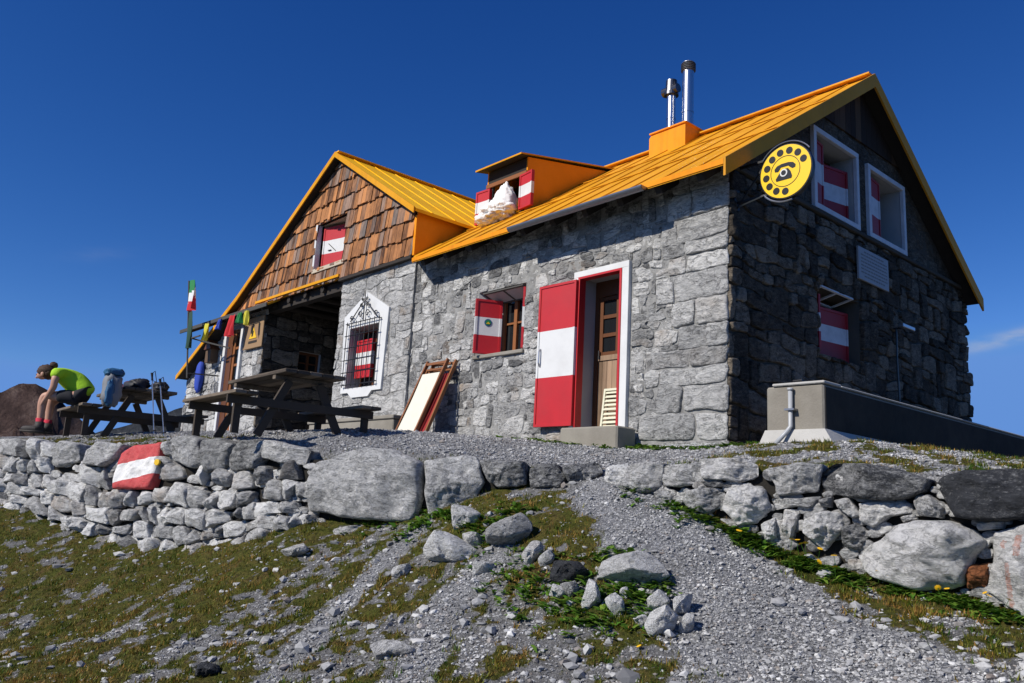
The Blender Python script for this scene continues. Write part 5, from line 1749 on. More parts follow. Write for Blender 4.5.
GR = 'loose rocks in the turf before the hut'
ROCKS = [
    ([(421, 546), (432, 535), (455, 533), (472, 544), (476, 553), (462, 566), (440, 562), (424, 556)], 'rock_white', (.55, .2, .3), 'low rounded white rock with a pitted underside left of the grey block', .8),
    ([(484, 528), (497, 519), (520, 521), (531, 530), (526, 545), (512, 552), (494, 551), (482, 545)], 'boulder', (.52, .2, .6), 'angular grey block with a dark right side', .9),
    ([(447, 518), (456, 507), (470, 504), (478, 510), (474, 526), (464, 531), (449, 528)], 'rock_white', (.35, .2, .4), 'small white rock resting against the foot of the low wall', .8),
    ([(519, 552), (534, 542), (546, 541), (541, 556), (533, 566), (522, 562)], 'rock_white', (.5, .95, .3), 'yellow stained small white stone beside the grey block', .6),
    ([(536, 565), (548, 547), (554, 551), (551, 562), (542, 570)], 'rock_white', (.25, .2, .3), 'narrow pale stone just left of the dark rock', .6),
    ([(549, 568), (558, 557), (572, 554), (585, 558), (589, 572), (582, 584), (566, 586), (554, 580)], 'boulder', (.06, .2, .2), 'dark slate grey faceted rock', .9),
    ([(596, 568), (606, 556), (616, 547), (640, 556), (668, 572), (660, 582), (640, 588), (618, 583), (600, 578)], 'rock_white', (.20, .2, .2), 'large pale grey rock with a triangular top', .8),
    ([(583, 606), (590, 582), (599, 574), (603, 580), (598, 606), (590, 612), (584, 611)], 'rock_white', (.6, .2, .2), 'upright narrow white stone below the triangular rock', .6),
    ([(549, 595), (552, 582), (562, 583), (568, 592), (560, 600), (551, 601)], 'rock_white', (.5, .2, .2), 'small white stone under the dark rock', .7),
    ([(603, 596), (610, 590), (620, 601), (622, 612), (616, 620), (608, 612)], 'rock_white', (.7, .2, .4), 'small knobbly white stone among green leaves', .7),
    ([(618, 590), (625, 586), (630, 592), (627, 600), (622, 602)], 'rock_white', (.55, .2, .4), 'tiny round white stone among green leaves', .8),
    ([(650, 600), (662, 590), (674, 594), (668, 608), (654, 612)], 'rock_white', (.75, .2, .2), 'top piece of the broken white rock cluster', .8),
    ([(670, 600), (681, 593), (691, 596), (690, 608), (680, 618), (672, 612)], 'rock_white', (.8, .2, .2), 'right hand piece of the broken white rock cluster', .8),
    ([(633, 617), (648, 612), (650, 624), (640, 628)], 'rock_white', (.7, .2, .2), 'left hand chip of the broken white rock cluster', .7),
    ([(646, 622), (652, 610), (668, 606), (678, 616), (672, 632), (658, 640), (646, 636)], 'rock_white', (.8, .2, .2), 'largest middle piece of the broken white rock cluster', .8),
    ([(676, 622), (684, 614), (692, 616), (692, 630), (682, 634)], 'rock_white', (.6, .2, .2), 'lower right piece of the broken white rock cluster', .8),
    ([(358, 652), (376, 643), (398, 645), (410, 652), (404, 659), (376, 660)], 'wall_stone', (.55, .2, .2), 'flat oval grey stone half sunk in the turf', 1.0),
    ([(190, 669), (205, 665), (220, 664), (221, 672), (206, 679), (192, 676)], 'boulder', (.10, .2, .2), 'flat dark slate at the bottom of the slope', 1.2),
    ([(284, 551), (296, 545), (312, 545), (312, 554), (292, 558)], 'wall_stone', (.55, .6, .2), 'flat pale stone in the turf below the dry stone wall', 1.2),
    ([(388, 573), (396, 566), (410, 566), (414, 574), (402, 580)], 'rock_white', (.4, .2, .2), 'small pale stone alone on the gravelly turf', .9),
    ([(470, 566), (486, 560), (494, 566), (488, 574), (474, 576)], 'rock_white', (.3, .2, .2), 'small pale stone tucked below the low white rock', .9),
    ([(463, 536), (476, 531), (483, 538), (480, 548), (470, 548)], 'rock_white', (.35, .2, .2), 'small pale stone between white rock and grey block', .9),
    ([(560, 586), (575, 583), (580, 592), (572, 600), (562, 598)], 'boulder', (.5, .2, .2), 'small grey stone directly under the dark rock', .9),
]
for k, (P, mt, ti, lb, th) in enumerate(ROCKS):
    poly_rock('rock', P, M[mt], ti, lb, th=th, seed=40 + k, rough=.55, group=GR)

# ------------------------------------------------------------------ gravel, turf, weeds
def tri_up(V): return V


ico = None
import bmesh as _b
bm = _b.new(); _b.ops.create_icosphere(bm, subdivisions=1, radius=1); IV = np.array([v.co[:] for v in bm.verts]); IF = np.array([[v.index for v in f.verts] for f in bm.faces]); bm.free()


def pebble_mat():
    m = NT('limestone gravel')
    r, g, b = m.attr('tint')
    c = m.ramp(r, [(0, (.14, .14, .145)), (.35, (.30, .30, .30)), (.75, (.47, .465, .455)), (1., (.72, .71, .685))])
    c = m.mix(m.math('MULTIPLY', m.ramp(g, [(.9, 0), (1, 1)]), .5), c, (.24, .15, .08))
    c = m.mix(m.ramp(m.noise(45, 5, .7), [(.4, 0), (.75, .5)]), c, (.12, .12, .12))
    m.set('Base Color', c); m.set('Roughness', .9); m.set('Specular IOR Level', .2)
    return m.mat


def scatter_pebbles(name, X, size, rs_, label, lift=.25, mat=None):
    n = len(X); k = len(IV)
    base = np.array([IV * (1 + .0 * IV) for _ in range(1)])
    var = []
    for s in range(24):
        N = rs_.normal(size=(7, 3)); N /= np.linalg.norm(N, axis=1)[:, None]; d = rs_.uniform(.45, .95, 7)
        A = IV @ N.T; R = np.where(A > .08, d / np.maximum(A, .08), 9); var.append(IV * np.minimum(R.min(1), 1.1)[:, None])
    var = np.array(var)
    v = var[rs_.integers(0, 24, n)]
    sc = size[:, None] * np.c_[rs_.uniform(.8, 1.35, n), rs_.uniform(.6, 1.0, n), rs_.uniform(.35, .75, n)]
    v = v * sc[:, None, :]
    a = rs_.uniform(0, 6.283, n); c, s = np.cos(a), np.sin(a)
    tl = rs_.normal(size=n) * .35; ct, st_ = np.cos(tl), np.sin(tl)
    y, z = v[:, :, 1] * ct[:, None] - v[:, :, 2] * st_[:, None], v[:, :, 1] * st_[:, None] + v[:, :, 2] * ct[:, None]
    x = v[:, :, 0] * c[:, None] - y * s[:, None]; y = v[:, :, 0] * s[:, None] + y * c[:, None]
    Zg = ground(X)
    V = np.stack([x + X[:, 0, None], y + X[:, 1, None], z + (Zg + lift * size)[:, None]], 2).reshape(-1, 3)
    Q = (IF[None] + (np.arange(n) * k)[:, None, None]).reshape(-1, 3)
    T = np.repeat(np.c_[np.clip(rs_.beta(2.0, 2.2, n) + .38 * fbm(np.c_[X * 1.6, np.zeros(n)] + 61, 3), 0, 1), rs_.random(n), rs_.random(n)], k, 0)
    o = fast_mesh(name, V, Q, [mat or pebble_mat()], False, {'tint': T})
    tag(o, label, 'gravel', kind='stuff')
    return o


rp = np.random.default_rng(99)
# sample points within the region seen in front of the hut, denser where it is nearer
def region(n):
    px = rp.uniform(-120, 1160, n); d = 4.0 + 9 * rp.random(n) ** 1.2
    X = CAM[:2] + (RM[:2, 0][None] * ((px - 512) / F * d)[:, None] + np.array((RM[0, 2], RM[1, 2]))[None] * d[:, None])
    return X, d


X, d = region(420000)
tf, gv, sd_ = masks(X)
house = (X[:, 1] > -.02) & (X[:, 0] < .02)
tank = (X[:, 0] > .6) & (X[:, 0] < 1.45) & (X[:, 1] > -.35)
nearw = np.abs(sd_ + .0) < .07
okm = ~house & ~tank & ~nearw & (sd_ < 4.2)
n3 = fbm(np.c_[X * 1.9, np.zeros(len(X))] + 3, 3)
prob = np.clip(gv * .62 + (1 - tf) * .34, 0, 1) * np.clip(.8 + .9 * n3, .15, 1.2) * .62
keep = okm & (rp.random(len(X)) < prob * np.where(tf > .6, .4, 1) + .09)
XP = X[keep]; sz = rp.lognormal(math.log(.0092), .42, len(XP)); sz = np.clip(sz, .004, .035)
scatter_pebbles('gravel', XP, sz, rp, 'fine grey limestone gravel on the path, terrace and slope')
X2, d2 = region(16000)
tf2, gv2, s2 = masks(X2); pth2 = (gv2 > .93) & (s2 < 0)
h2 = (X2[:, 1] > -.05) & (X2[:, 0] < .05); t2 = (X2[:, 0] > .55) & (X2[:, 0] < 1.5) & (X2[:, 1] > -.45)
kp = ~h2 & ~t2 & (np.abs(s2) > .09) & (s2 < .02) & (rp.random(len(X2)) < ((.03 * gv2 + (1 - tf2) * .42 + .09) * (1 - .85 * pth2)))
X2 = X2[kp]; sz2 = np.clip(rp.lognormal(math.log(.024), .45, len(X2)), .014, .075)
scatter_pebbles('stones', X2, sz2, rp, 'scattered pale stones lying between turf and gravel', .3)


def leaf_mat(name, a, b, c_, rough=.6):
    m = NT(name)
    r, g, bb = m.attr('tint')
    m.set('Base Color', m.ramp(r, [(0, a), (.5, b), (1, c_)])); m.set('Roughness', rough); m.set('Specular IOR Level', .25)
    tr = m.n('ShaderNodeBsdfTranslucent'); m.l(m.ramp(r, [(0, a), (1, c_)]), tr.inputs[0])
    mx_ = m.n('ShaderNodeMixShader'); mx_.inputs[0].default_value = .25
    m.l(m.b.outputs[0], mx_.inputs[1]); m.l(tr.outputs[0], mx_.inputs[2]); m.l(mx_.outputs[0], m.out.inputs[0])
    return m.mat


# short turf blades
X, d = region(640000)
tf, gv, sd_ = masks(X)
house = (X[:, 1] > -.02) & (X[:, 0] < .02); tank = (X[:, 0] > .6) & (X[:, 0] < 1.45) & (X[:, 1] > -.35)
n4 = fbm(np.c_[X * 4., np.zeros(len(X))] + 13, 3)
kp = ~house & ~tank & (np.abs(sd_) > .03) & (sd_ < 3) & (rp.random(len(X)) < tf ** 1.5 * np.clip(.55 + 1.2 * n4, .05, 1))
X = X[kp]; n = len(X); Zg = ground(X)
hue = np.clip(.45 + .75 * fbm(np.c_[X * 1.2, np.zeros(n)] + 41, 3) + .8 * fbm(np.c_[X * 9., np.zeros(n)] + 4, 2) + rp.normal(size=n) * .2, 0, 1)
h = rp.uniform(.015, .05, n) * (1 + .6 * n4[kp]); a = rp.uniform(0, 6.283, n); w = rp.uniform(.0035, .009, n)
lean = rp.uniform(.2, 1.1, n) * h
c, s = np.cos(a), np.sin(a)
B0 = np.stack([X[:, 0] - s * w, X[:, 1] + c * w, Zg - .004], 1); B1 = np.stack([X[:, 0] + s * w, X[:, 1] - c * w, Zg - .004], 1)
TP = np.stack([X[:, 0] + c * lean, X[:, 1] + s * lean, Zg + h], 1)
V = np.stack([B0, B1, TP], 1).reshape(-1, 3)
o = fast_mesh('grass', V, np.arange(3 * n).reshape(-1, 3), [leaf_mat('alpine turf', (.032, .085, .006), (.165, .165, .018), (.38, .20, .055))], False, {'tint': np.repeat(np.c_[hue, hue, hue], 3, 0)})
tag(o, 'short olive and rust tinted alpine turf', 'grass', kind='stuff')


# broad leaved weeds
def weeds(name, X, rs_, size, label, mat, per=9, up=.85):
    V, Q, T = [], [], []
    Zg = ground(X)
    for i, (x, y) in enumerate(X):
        s0 = size * rs_.uniform(.6, 1.3)
        for k in range(rs_.integers(per - 3, per + 4)):
            a = rs_.uniform(0, 6.283); L = s0 * rs_.uniform(.6, 1.2); w = L * rs_.uniform(.16, .28); e_ = rs_.uniform(.2, 1.) * up
            dx, dy = math.cos(a), math.sin(a); b = len(V)
            ox, oy = x + rs_.normal() * s0 * .3, y + rs_.normal() * s0 * .3
            for (t, ww) in ((0, .25), (.4, 1.), (.75, .8), (1., .05)):
                r = L * t; zz = Zg[i] + .004 + L * (e_ * 1.5 * t - e_ * .9 * t * t)
                V.append((ox + dx * r - dy * w * ww, oy + dy * r + dx * w * ww, zz)); V.append((ox + dx * r + dy * w * ww, oy + dy * r - dx * w * ww, zz + .15 * w))
            for q in range(3): Q.append((b + 2 * q, b + 2 * q + 1, b + 2 * q + 3, b + 2 * q + 2))
            t = rs_.random(); T += [(t, t, t)] * 8
    o = fast_mesh(name, np.array(V), np.array(Q), [mat], True, {'tint': np.array(T)})
    tag(o, label, 'plants', kind='stuff')


WM = leaf_mat('weed leaves', (.04, .11, .010), (.09, .21, .02), (.20, .30, .04), .55)
pl = []
clp = np.r_[rp.uniform(618, 1060, 34), rp.uniform(740, 850, 14), rp.uniform(960, 1030, 8)]
for k in range(430):                                              # along the foot of the boulder wall
    px = rp.choice(clp) + rp.normal() * 9; t, w = wall_frame(px); b = wpt(px, botR(px))
    o_2 = .04 + abs(rp.normal()) * .11
    q = b + w * o_2; pl.append(q[:2])
for (px, py, r, n) in ((505, 520, .22, 34), (470, 528, .15, 20), (560, 600, .22, 30), (600, 610, .25, 55), (640, 596, .2, 34), (520, 575, .25, 40), (545, 590, .2, 26), (660, 585, .12, 14), (600, 560, .15, 14), (418, 512, .14, 26), (420, 530, .2, 22), (440, 520, .15, 14), (380, 523, .2, 14), (490, 545, .2, 16), (616, 620, .2, 22)):
    d_ = find_d(px, py); q = pt(px, py, d_)
    for k in range(n): pl.append(q[:2] + rp.normal(size=2) * r * .6)
weeds('weeds', np.array(pl), rp, .075, 'broad green weeds along the boulder wall and between the loose rocks', WM)
pl = []
for k in range(170): pl.append((rp.uniform(-1.35, .5) + 0, -.06 - abs(rp.normal()) * .12))
for k in range(70): pl.append((rp.uniform(-3.5, -1.2), -.46 - abs(rp.normal()) * .05 if rp.random() < .6 else -.08 - rp.random() * .1))
weeds('wall_foot_plants', np.array(pl), rp, .06, 'green plants with small white blossom at the foot of the hut wall', WM, 8, .9)
# white blossom specks
pl = np.array([(rp.uniform(-.75, -.05), -.10 - abs(rp.normal()) * .12) for k in range(150)])
scatter_pebbles('blossom', np.c_[pl], np.full(len(pl), .009), rp, 'tiny white blossom at the corner of the hut', 6., M['white'])
bpy.data.objects['blossom']['category'] = 'flowers'
# yellow flowers
mbf = MB()
for k in range(9):
    a = 2 * math.pi * k / 9
    mbf.add([(0, 0, 0), (.018 * math.cos(a - .3), .018 * math.sin(a - .3), .004), (.022 * math.cos(a), .022 * math.sin(a), .005), (.018 * math.cos(a + .3), .018 * math.sin(a + .3), .004), (0, 0, .008)], [(0, 1, 2, 3), (1, 4, 2), (2, 4, 3)], 0)
mbf.tube([(0, 0, 0), (.004, 0, -.05), (0, .003, -.1)], .0018, 5, 1)
proto = mbf.build('yellow_flower', [plain('yellow petals', (.85, .48, .01), .6, var=.1, bump=0), WM])
FL = [(739, 531), (792, 536), (801, 544), (806, 542), (834, 556), (820, 549), (819, 562), (835, 567), (878, 571), (889, 575), (947, 589), (985, 593), (989, 596), (1014, 614), (797, 530), (938, 588), (457, 531), (639, 648), (1009, 600)]
for k, (px, py) in enumerate(FL):
    if px > 600 and py < 630:
        t, w = wall_frame(px); q = wpt(px, py) + w * (.22 + .04 * rp.random()); q = pt(px, py, np.dot(q - CAM, RM[:, 2]))
    else: q = pt(px, py, find_d(px, py + 3))
    g = float(ground([q[:2]])[0]); q[2] = np.clip(q[2], g + .03, g + .20)
    f = proto if k == 0 else proto.copy()
    if k: COL.objects.link(f)
    f.location = q; f.rotation_euler = (rp.normal() * .3 + .35, rp.normal() * .3, rp.uniform(0, 6)); s_ = rp.uniform(.8, 1.25); f.scale = (s_, s_, s_)
    tag(f, 'yellow dandelion flower on a thin stalk among the green weeds', 'flower', 'yellow flowers in the weeds')

# ------------------------------------------------------------------ picnic tables
def picnic_table(L=1.75):
    o = empty('picnic_table')
    H = .76
    mb = MB()
    for k in range(5): mb.box((-L, .02 + k * .152, H - .045), (.06, .165 + k * .152, H), tint=(random.random(), .5, .5))
    mb.box((-.32, .03, H - .10), (-.24, .75, H - .046)); mb.box((-L + .2, .03, H - .10), (-L + .28, .75, H - .046))
    mb.build('tabletop', M['table_wood'], o, bevel=.006, tintattr=True)
    for yb in (-.52, 1.02):
        mb = MB(); mb.box((-L, yb, .415), (.06, yb + .13, .455), tint=(.6, .5, .5)); mb.box((-L, yb + .137, .415), (.06, yb + .267, .455), tint=(.35, .5, .5))
        mb.build('bench_seat', M['table_wood'], o, bevel=.006, tintattr=True)
    for x in (-.22, -L + .24):
        for (a, b) in (((.20, H - .1), (-.12, .0)), ((.58, H - .1), (.92, .0))):
            mb = MB(); mb.bar((x, a[0], a[1]), (x, b[0], b[1]), .09, .05, up=(1, 0, 0)); mb.build('leg', M['table_wood'], o)
        mb = MB(); mb.box((x + .026, -.52, .32), (x + .066, 1.30, .412)); mb.build('cross_beam', M['table_wood'], o)
        for yb in (-.42, 1.18):
            mb = MB(); mb.box((x - .03, yb, 0), (x + .024, yb + .08, .413)); mb.build('leg', M['table_wood'], o)
    return o


t1 = picnic_table()
p = pt(282, 368, 9.3)
t1.location = (p[0], p[1], p[2] - .76); t1.rotation_euler.z = math.radians(-3)
tag(t1, 'empty dark wooden picnic table below the grilled window', 'picnic table', 'picnic tables on the terrace')
t2 = copy_tree(t1)
p2 = pt(123, 386, 12.2)
t2.location = (p2[0], p2[1], p2[2] - .76)
tag(t2, 'dark wooden picnic table loaded with bags beside the seated person', 'picnic table', 'picnic tables on the terrace')
T2 = np.array(t2.location)

# things on table 2
bb = MB()


def bag(name, parts, loc, label, cat):
    o = empty(name, loc)
    for nm, mt, blobs in parts:
        mb = MB()
        for (c, r, sd) in blobs: blob(mb, c, r, sd, .34, 28, 18, sq=.72, fs=4.)
        mb.build(nm, M[mt], o, smooth=True)
    tag(o, label, cat)
    return o


q = pt(104, 404, 12.0)
bp = bag('backpack', [('sack', 'pack_grey', [((0, 0, .24), (.16, .13, .25), 2)]), ('lid', 'pack_blue', [((0, 0, .49), (.15, .13, .06), 3)]), ('side_pocket', 'pack_blue', [((.13, -.06, .18), (.05, .06, .18), 6)])],
         (T2[0] - .06, T2[1] - .13, T2[2] + .455), 'grey hiking backpack with a blue lid standing on the bench behind the person', 'backpack')
bag('backpack', [('sack', 'pack_dark', [((0, 0, .07), (.26, .16, .08), 7), ((.12, .02, .11), (.12, .1, .06), 17)]), ('lid', 'pack_plum', [((-.2, -.02, .07), (.11, .12, .075), 9)])], (T2[0] - .35, T2[1] + .30, T2[2] + .76), 'black and plum backpack lying on the loaded picnic table', 'backpack')
bag('stuff_bag', [('bag', 'pack_dark', [((0, 0, .06), (.16, .11, .075), 12)])], (T2[0] + .0 - .06, T2[1] + .55, T2[2] + .76), 'small black bag at the near end of the loaded picnic table', 'bag')
bag('stuff_bag', [('bag', 'pack_plum', [((0, 0, .06), (.14, .13, .07), 14)])], (T2[0] - 1.0, T2[1] + .22, T2[2] + .76), 'dark plum bag at the far end of the loaded picnic table', 'bag')


def pole(px0, py0, px1, py1, d, label):
    a, b = pt(px0, py0, d + .12), pt(px1, py1, d - .12)
    g = float(ground([b[:2]])[0]); b[2] = max(b[2], g + .0)
    o = empty('trekking_pole', tuple(b))
    A = a - b
    mb = MB(); mb.tube([(0, 0, 0), A * .45], .007, 8); mb.tube([A * .45, A * .9], .009, 8); mb.build('shaft', M['alu'], o)
    mb = MB(); mb.tube([A * .88, A * .93, A * 1.0], [.016, .014, .02], 10); mb.tube([A * .99, A * 1.0 + np.array((.03, .03, .03)), A * .9 + np.array((.06, .05, -.05)), A * .88], .006, 6); mb.build('grip', M['black_cloth'], o)
    mb = MB(); mb.tube([A * .05, A * .056], .035, 12); mb.build('basket', M['black'], o)
    tag(o, label, 'trekking pole', 'trekking poles at the table')


pole(152, 373, 154, 434, 11.7, 'taller left trekking pole leaning on the loaded picnic table')
pole(160, 379, 164, 436, 11.6, 'shorter right trekking pole leaning on the loaded picnic table')
q = pt(310, 438, 9.1)
mb = MB(); mb.tube([(0, 0, -.02), (0, 0, .13), (0, 0, .135)], [.05, .05, .046], 16); o = mb.build('tin_can', M['zinc']); o.location = (q[0], q[1], float(ground([q[:2]])[0])); tag(o, 'small grey tin can on the terrace edge under the empty table', 'can')

# ------------------------------------------------------------------ the person
def skin(name, J, E_, mat, parent=None, sub=2, root=0):
    me = bpy.data.meshes.new(name); me.from_pydata([j[0] for j in J], E_, [])
    o = bpy.data.objects.new(name, me); COL.objects.link(o); me.materials.append(mat)
    o.modifiers.new('skin', 'SKIN').use_smooth_shade = True
    sv = me.skin_vertices[0].data
    for k, j in enumerate(J):
        r = j[1]; sv[k].radius = (r, r) if np.isscalar(r) else r
        sv[k].use_root = (k == root)
    m = o.modifiers.new('sub', 'SUBSURF'); m.levels = sub; m.render_levels = sub
    if parent: o.parent = parent
    return o


seat = np.array((T2[0] - .32, T2[1] - .40, T2[2] + .455))
pe_ = empty('person', (seat[0], seat[1], T2[2])); tag(pe_, 'seated person in lime green T-shirt and black shorts bending forward to tie a boot', 'person')
pe_.scale = (1.14, 1.14, 1.02); pe_.rotation_euler.z = math.atan2(-.80, -.60)                      # local +x is forward, +y is the person's left
# joints: (forward, side, up) in metres above the ground
hd = (.545, 0, .985)
J = [((0, 0, .53), (.095, .115)), ((.06, 0, .64), (.085, .105)), ((.18, 0, .765), (.085, .11)), ((.31, 0, .855), (.075, .11)), ((.40, 0, .885), .058), ((.47, 0, .885), .062), ((.545, 0, .86), (.088, .088)), ((.60, 0, .82), (.066, .072)), ((.622, 0, .775), .042)]
E_ = [(0, 1), (1, 2), (2, 3), (3, 4), (4, 5), (5, 6), (6, 7), (7, 8)]
for s in (-1, 1):
    b = len(J)
    J += [((.08, s * .10, .52), .100), ((.26, s * .11, .53), .088), ((.46, s * .11, .53), .060), ((.475, s * .11, .40), .056), ((.47, s * .11, .28), .048), ((.47, s * .11, .12), .036), ((.46, s * .11, .05), .036), ((.56, s * .11, .03), .03)]
    E_ += [(0, b)] + [(b + k, b + k + 1) for k in range(7)]
    b = len(J)
    J += [((.32, s * .175, .85), .055), ((.32, s * .212, .75), .048), ((.325, s * .205, .64), .044), ((.39, s * .17, .53), .036), ((.455, s * .145, .42), .026), ((.475, s * .125, .36), (.014, .034))]
    E_ += [(3, b)] + [(b + k, b + k + 1) for k in range(5)]
    h_ = b + 5
    for f in range(4):
        k = len(J); o2 = -.030 + f * .02
        J += [((.475 + .0, s * .125 + o2 * .6, .335), .0095), ((.497, s * .112 + o2 * .6, .305), .0085), ((.505, s * .09 + o2 * .4, .285), .007)]
        E_ += [(h_, k), (k, k + 1), (k + 1, k + 2)]
    k = len(J); J += [((.455, s * .10, .36), .010), ((.465, s * .075, .335), .008)]; E_ += [(h_, k), (k, k + 1)]
body = skin('body', J, E_, M['skin'], pe_)
skin('t_shirt', [((-.015, 0, .555), (.128, .160)), ((.06, 0, .655), (.138, .166)), ((.18, 0, .785), (.136, .175)), ((.31, 0, .875), (.120, .17)), ((.375, 0, .89), .078),
                 ((.325, .175, .855), .084), ((.325, .215, .765), .072), ((.325, -.175, .855), .084), ((.325, -.215, .765), .072)],
     [(0, 1), (1, 2), (2, 3), (3, 4), (3, 5), (5, 6), (3, 7), (7, 8)], M['lime'], pe_)
skin('shorts', [((-.01, 0, .55), .150), ((.035, 0, .63), .135), ((.10, .10, .53), .112), ((.32, .115, .53), .100), ((.10, -.10, .53), .112), ((.32, -.115, .53), .100)],
     [(0, 1), (0, 2), (2, 3), (0, 4), (4, 5)], M['black_cloth'], pe_)
mb = MB(); blob(mb, (.535, 0, .89), (.112, .102, .10), 4, .16, 32, 22, fs=7); blob(mb, (.50, 0, .86), (.08, .096, .09), 6, .14, 24, 16, fs=7); blob(mb, (.46, 0, .985), (.05, .05, .05), 9, .25, 16, 10)
mb.build('hair', M['hair'], pe_, smooth=True)
mb = MB()
for s in (-1, 1):
    blob(mb, (.637, s * .032, .832), (.010, .013, .010), 2, .0, 10, 8)
mb.build('eye', M['sign_black'], pe_, smooth=True)
mb = MB(); mb.tube([(.635, 0, .815), (.658, 0, .788), (.637, 0, .782)], [.008, .012, .008], 8)
for s in (-1, 1): blob(mb, (.540, s * .096, .835), (.022, .010, .032), 3, .05, 10, 8)
mb.build('nose', M['skin'], pe_, smooth=True)
for s in (-1, 1):
    mb = MB(); mb.tube([(.47, s * .11, .20), (.47, s * .11, .12), (.465, s * .11, .08)], [.050, .044, .046], 14); mb.build('sock', M['sock'], pe_, smooth=True)
for s in (-1, 1):
    mb = MB(); mb.tube([(.465, s * .11, .15), (.465, s * .11, .09), (.462, s * .11, .04)], [.055, .056, .06], 14)
    blob(mb, (.535, s * .11, .045), (.145, .052, .048), 5, .06, 20, 12, sq=.8); mb.box((.385, s * .11 - .05, .0), (.68, s * .11 + .05, .022))
    mb.build('boot', M['boot'], pe_, smooth=True)

# ------------------------------------------------------------------ flags and small things on the annexe
def cloth(mb, O, U, V, w, h, mi=0, nu=10, nv=14, amp=.03, freq=2.2, ph=0., taper=0., bands=None):
    O, U, V = (np.array(t, float) for t in (O, U, V)); N = np.cross(U, V); N /= np.linalg.norm(N)
    Vs, Fc, mis = [], [], []
    for j in range(nv + 1):
        for i in range(nu + 1):
            u, v = i / nu, j / nv
            ww = w * (1 - taper * v)
            Vs.append(O + U * ww * u + V * h * v + N * amp * math.sin(freq * 6.28 * u + ph + 2. * v) * (.4 + .6 * v) + U * .1 * w * math.sin(3 * v + ph))
    for j in range(nv):
        for i in range(nu):
            a = j * (nu + 1) + i; Fc.append((a, a + 1, a + nu + 2, a + nu + 1)); mis.append(mi if bands is None else bands(i / nu, j / nv))
    mb.add(Vs, Fc, mis)


a, b = on(187, 378, 1, -.75), on(189, 281, 1, -.75)
fp = empty('flagpole', tuple(a)); tag(fp, 'thin leaning flagpole with furled Italian tricolour on the left corner', 'flagpole')
A = b - a
mb = MB(); mb.tube([(0, 0, 0), A], .022, 8); mb.build('pole', M['grey_wood'], fp)
mb = MB(); mb.bar((0, 0, .12), (.15, .75, .14), .03, .03); mb.bar((-.06, 0, 1.0), (.9, .6, .75), .035, .035); mb.bar((-.1, 0, 1.0), (.5, 0, 1.0), .03, .03); mb.build('bracket', M['grey_wood'], fp)
mb = MB(); dn = -A / np.linalg.norm(A)
mb_ = MB(); cloth(mb_, A * .985 + np.array((.0, 0, 0)), (1, -.1, .0), dn * np.array((1, 1, 1)), .46, .85, amp=.09, freq=1.4, taper=-.15, bands=lambda u, v: 0 if v < .55 - .35 * u else (1 if v < .82 - .3 * u else 2))
o = mb_.build('flag', [M['flag_green'], M['flag_white'], M['flag_red']], fp, smooth=True)
mb_ = MB(); cloth(mb_, A * .66, (1, -.1, 0), (.22, 0, -1), .30, .95, amp=.06, freq=1.3)
o = mb_.build('flag', M['flag_darkgreen'], fp, smooth=True); o['label'] = 'dark green flag hanging below the tricolour'

for k, (px, py, w, h, mt, lb, ph) in enumerate(((205, 333, .42, .58, 'cloth_yellow', 'yellow prayer flag at the left end under the canopy', 0.), (219, 326, .30, .30, 'cloth_blue', 'blue prayer flag between the yellow and red ones under the canopy', 1.),
                                                (231, 325, .46, .62, 'flag_red', 'red prayer flag hanging over the brown door', 2.), (240, 318, .22, .30, 'flag_green', 'green prayer flag right of the red one', 3.), (246, 320, .14, .42, 'cloth_yellow', 'narrow yellow prayer flag next to the wooden sign', 4.))):
    c = on(px, py, 1, -.42); mb = MB(); cloth(mb, (-w / 2, 0, .05), (1, 0, 0), (.05, .0, -1), w, h, amp=.07, freq=1.5, ph=ph, taper=.15)
    o = mb.build('prayer_flag', M[mt], smooth=True); o.location = (c[0], -.42, 3.22); o.scale = (.85, 1, .8); tag(o, lb, 'prayer flag', 'prayer flags under the canopy')
c = on(255, 333, 1, -.06)
o = empty('wooden_sign', (c[0], -.05, c[2])); tag(o, 'square pale wooden board with a yellow triangle emblem beside the brown door', 'sign')
mb = MB(); mb.box((-.50, -.05, -.37), (.50, -.015, .37)); mb.build('board', M['sign_wood'], o, bevel=.008)
mb = MB(); mb.prism([(-.19, -.051, -.14), (.21, -.051, -.14), (.02, -.051, .12)], (0, -.012, 0)); mb.build('triangle', M['paint_yellow'], o)
mb = MB()
mb.box((-.30, -.054, .20), (.30, -.051, .225)); mb.build('text_line', M['soffit'], o); mb = MB(); mb.box((-.22, -.054, -.25), (.24, -.051, -.19)); mb.build('text_line', M['soffit'], o)
mb = MB(); mb.prism([(-.06, -.0635, -.09), (.02, -.0635, -.09), (.05, -.0635, .03), (.01, -.0635, .05), (-.03, -.0635, .0)], (0, -.003, 0)); mb.build('symbol', M['soffit'], o)
c = on(213, 352, 1, -.1)
o = empty('bird_house', (c[0], -.10, c[2])); tag(o, 'small brown wooden nest box on the stone wall left of the door', 'nest box')
mb = MB(); mb.box((-.17, -.12, -.28), (.17, .08, .05)); mb.build('box', M['door_wood'], o)
mb = MB(); mb.prism([(-.22, -.16, .05), (.22, -.16, .05), (.0, -.16, .30)], (0, .24, 0)); mb.build('roof', M['brown_wood'], o)
c = on(200, 377, 1, -.1)
o = empty('hanging_bag', (c[0], -.12, c[2])); tag(o, 'blue cloth bag hanging on the stone wall at the left corner', 'bag')
mb = MB(); blob(mb, (0, 0, 0), (.16, .09, .40), 5, .15, 18, 14, sq=.8); mb.build('sack', M['cloth_blue'], o, smooth=True)
mb = MB(); mb.tube([(-.06, 0, .36), (0, .05, .52), (.06, 0, .36)], .012, 6); mb.build('strap', M['black_cloth'], o)

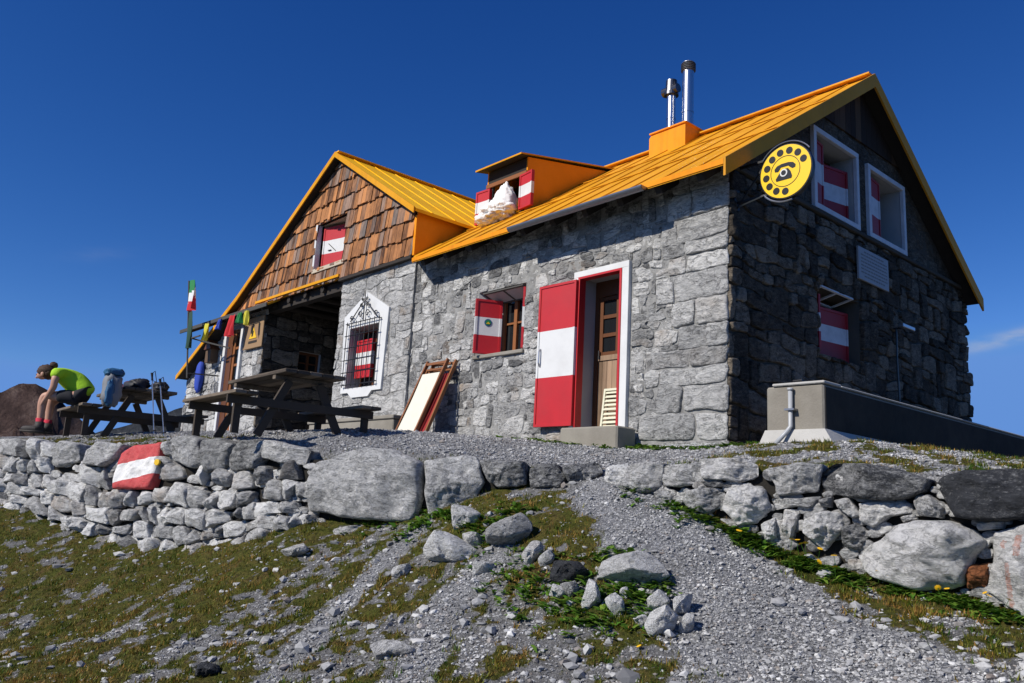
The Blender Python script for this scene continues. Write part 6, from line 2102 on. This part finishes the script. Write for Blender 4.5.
# ------------------------------------------------------------------ mountains far away
def mountain(name, prof, dist, mat, label, seed, depth=900., rough=70):
    """ridge with real depth: crest heights sampled along the prof pixels"""
    P = np.array([pt(px, py, dist) for px, py in prof])
    n, m = 150, 26
    L = np.r_[0, np.cumsum(np.linalg.norm(np.diff(P[:, :2], axis=0), axis=1))]
    t = np.linspace(0, L[-1], n)
    C_ = np.stack([np.interp(t, L, P[:, k]) for k in range(3)], 1)
    dirn = (CAM - C_.mean(0)); dirn[2] = 0; dirn /= np.linalg.norm(dirn)
    V = []
    for j in range(-m, m + 1):
        u = j / m; q = C_ + dirn * depth * u * (1 if u > 0 else 1.)
        base = -700.
        q[:, 2] = C_[:, 2] - (C_[:, 2] - base) * abs(u) ** .85
        V.append(q)
    V = np.vstack(V)
    f = np.repeat(np.abs(np.arange(-m, m + 1)) / m, n)
    N = fbm(V * .004 + seed, 6, .6); V[:, 2] += rough * (N - .9 * np.abs(fbm(V * .007 + seed + 20, 4, .55)) + .25) * np.clip(f * 7, .12, 1) * 1.7
    V[:, :2] += (dirn[:2][None] * (fbm(V * .003 + seed + 5, 4)[:, None]) * 90) * np.clip(f * 4, 0, 1)[:, None]
    i = np.arange((2 * m + 1) * n).reshape(2 * m + 1, n)
    Q = np.stack([i[:-1, :-1], i[:-1, 1:], i[1:, 1:], i[1:, :-1]], -1).reshape(-1, 4)
    o = fast_mesh(name, V, Q, [mat], True)
    tag(o, label, 'mountain', kind='structure')


def mtn_mat(name, a, b, c_, snow=0):
    m = NT(name)
    f = m.noise(.012, 10, .7)
    col = m.ramp(f, [(.3, a), (.5, b), (.72, c_)])
    if snow:
        g = m.n('ShaderNodeNewGeometry'); col = m.mix(m.ramp(m.noise(.005, 5, .6), [(.74, 0), (.76, snow)]), col, (.7, .7, .72))
    m.set('Base Color', col); m.set('Roughness', .95); m.set('Specular IOR Level', .05)
    m.set('Normal', m.bump(m.noise(.022, 12, .75), 1., 60))
    return m.mat


mountain('mountain', [(-420, 450), (-250, 410), (-120, 425), (-40, 398), (0, 391), (18, 384), (36, 384), (46, 389), (56, 397), (80, 420), (100, 440), (140, 470), (200, 500)], 2300., mtn_mat('brown scree', (.03, .022, .022), (.12, .080, .070), (.30, .22, .19), .5), 'brown scree mountain peak beyond the terrace', 3.1)
mountain('hills', [(-300, 470), (0, 440), (80, 436), (120, 428), (150, 418), (175, 408), (200, 405), (260, 420), (400, 440), (600, 470)], 5200., mtn_mat('haze-tinted ridge', (.03, .035, .042), (.06, .066, .075), (.10, .105, .115)), 'dark distant ridge behind the tables', 8.2, 2200., 120)  # blue-grey tint paints the haze of distance into the ridge colour
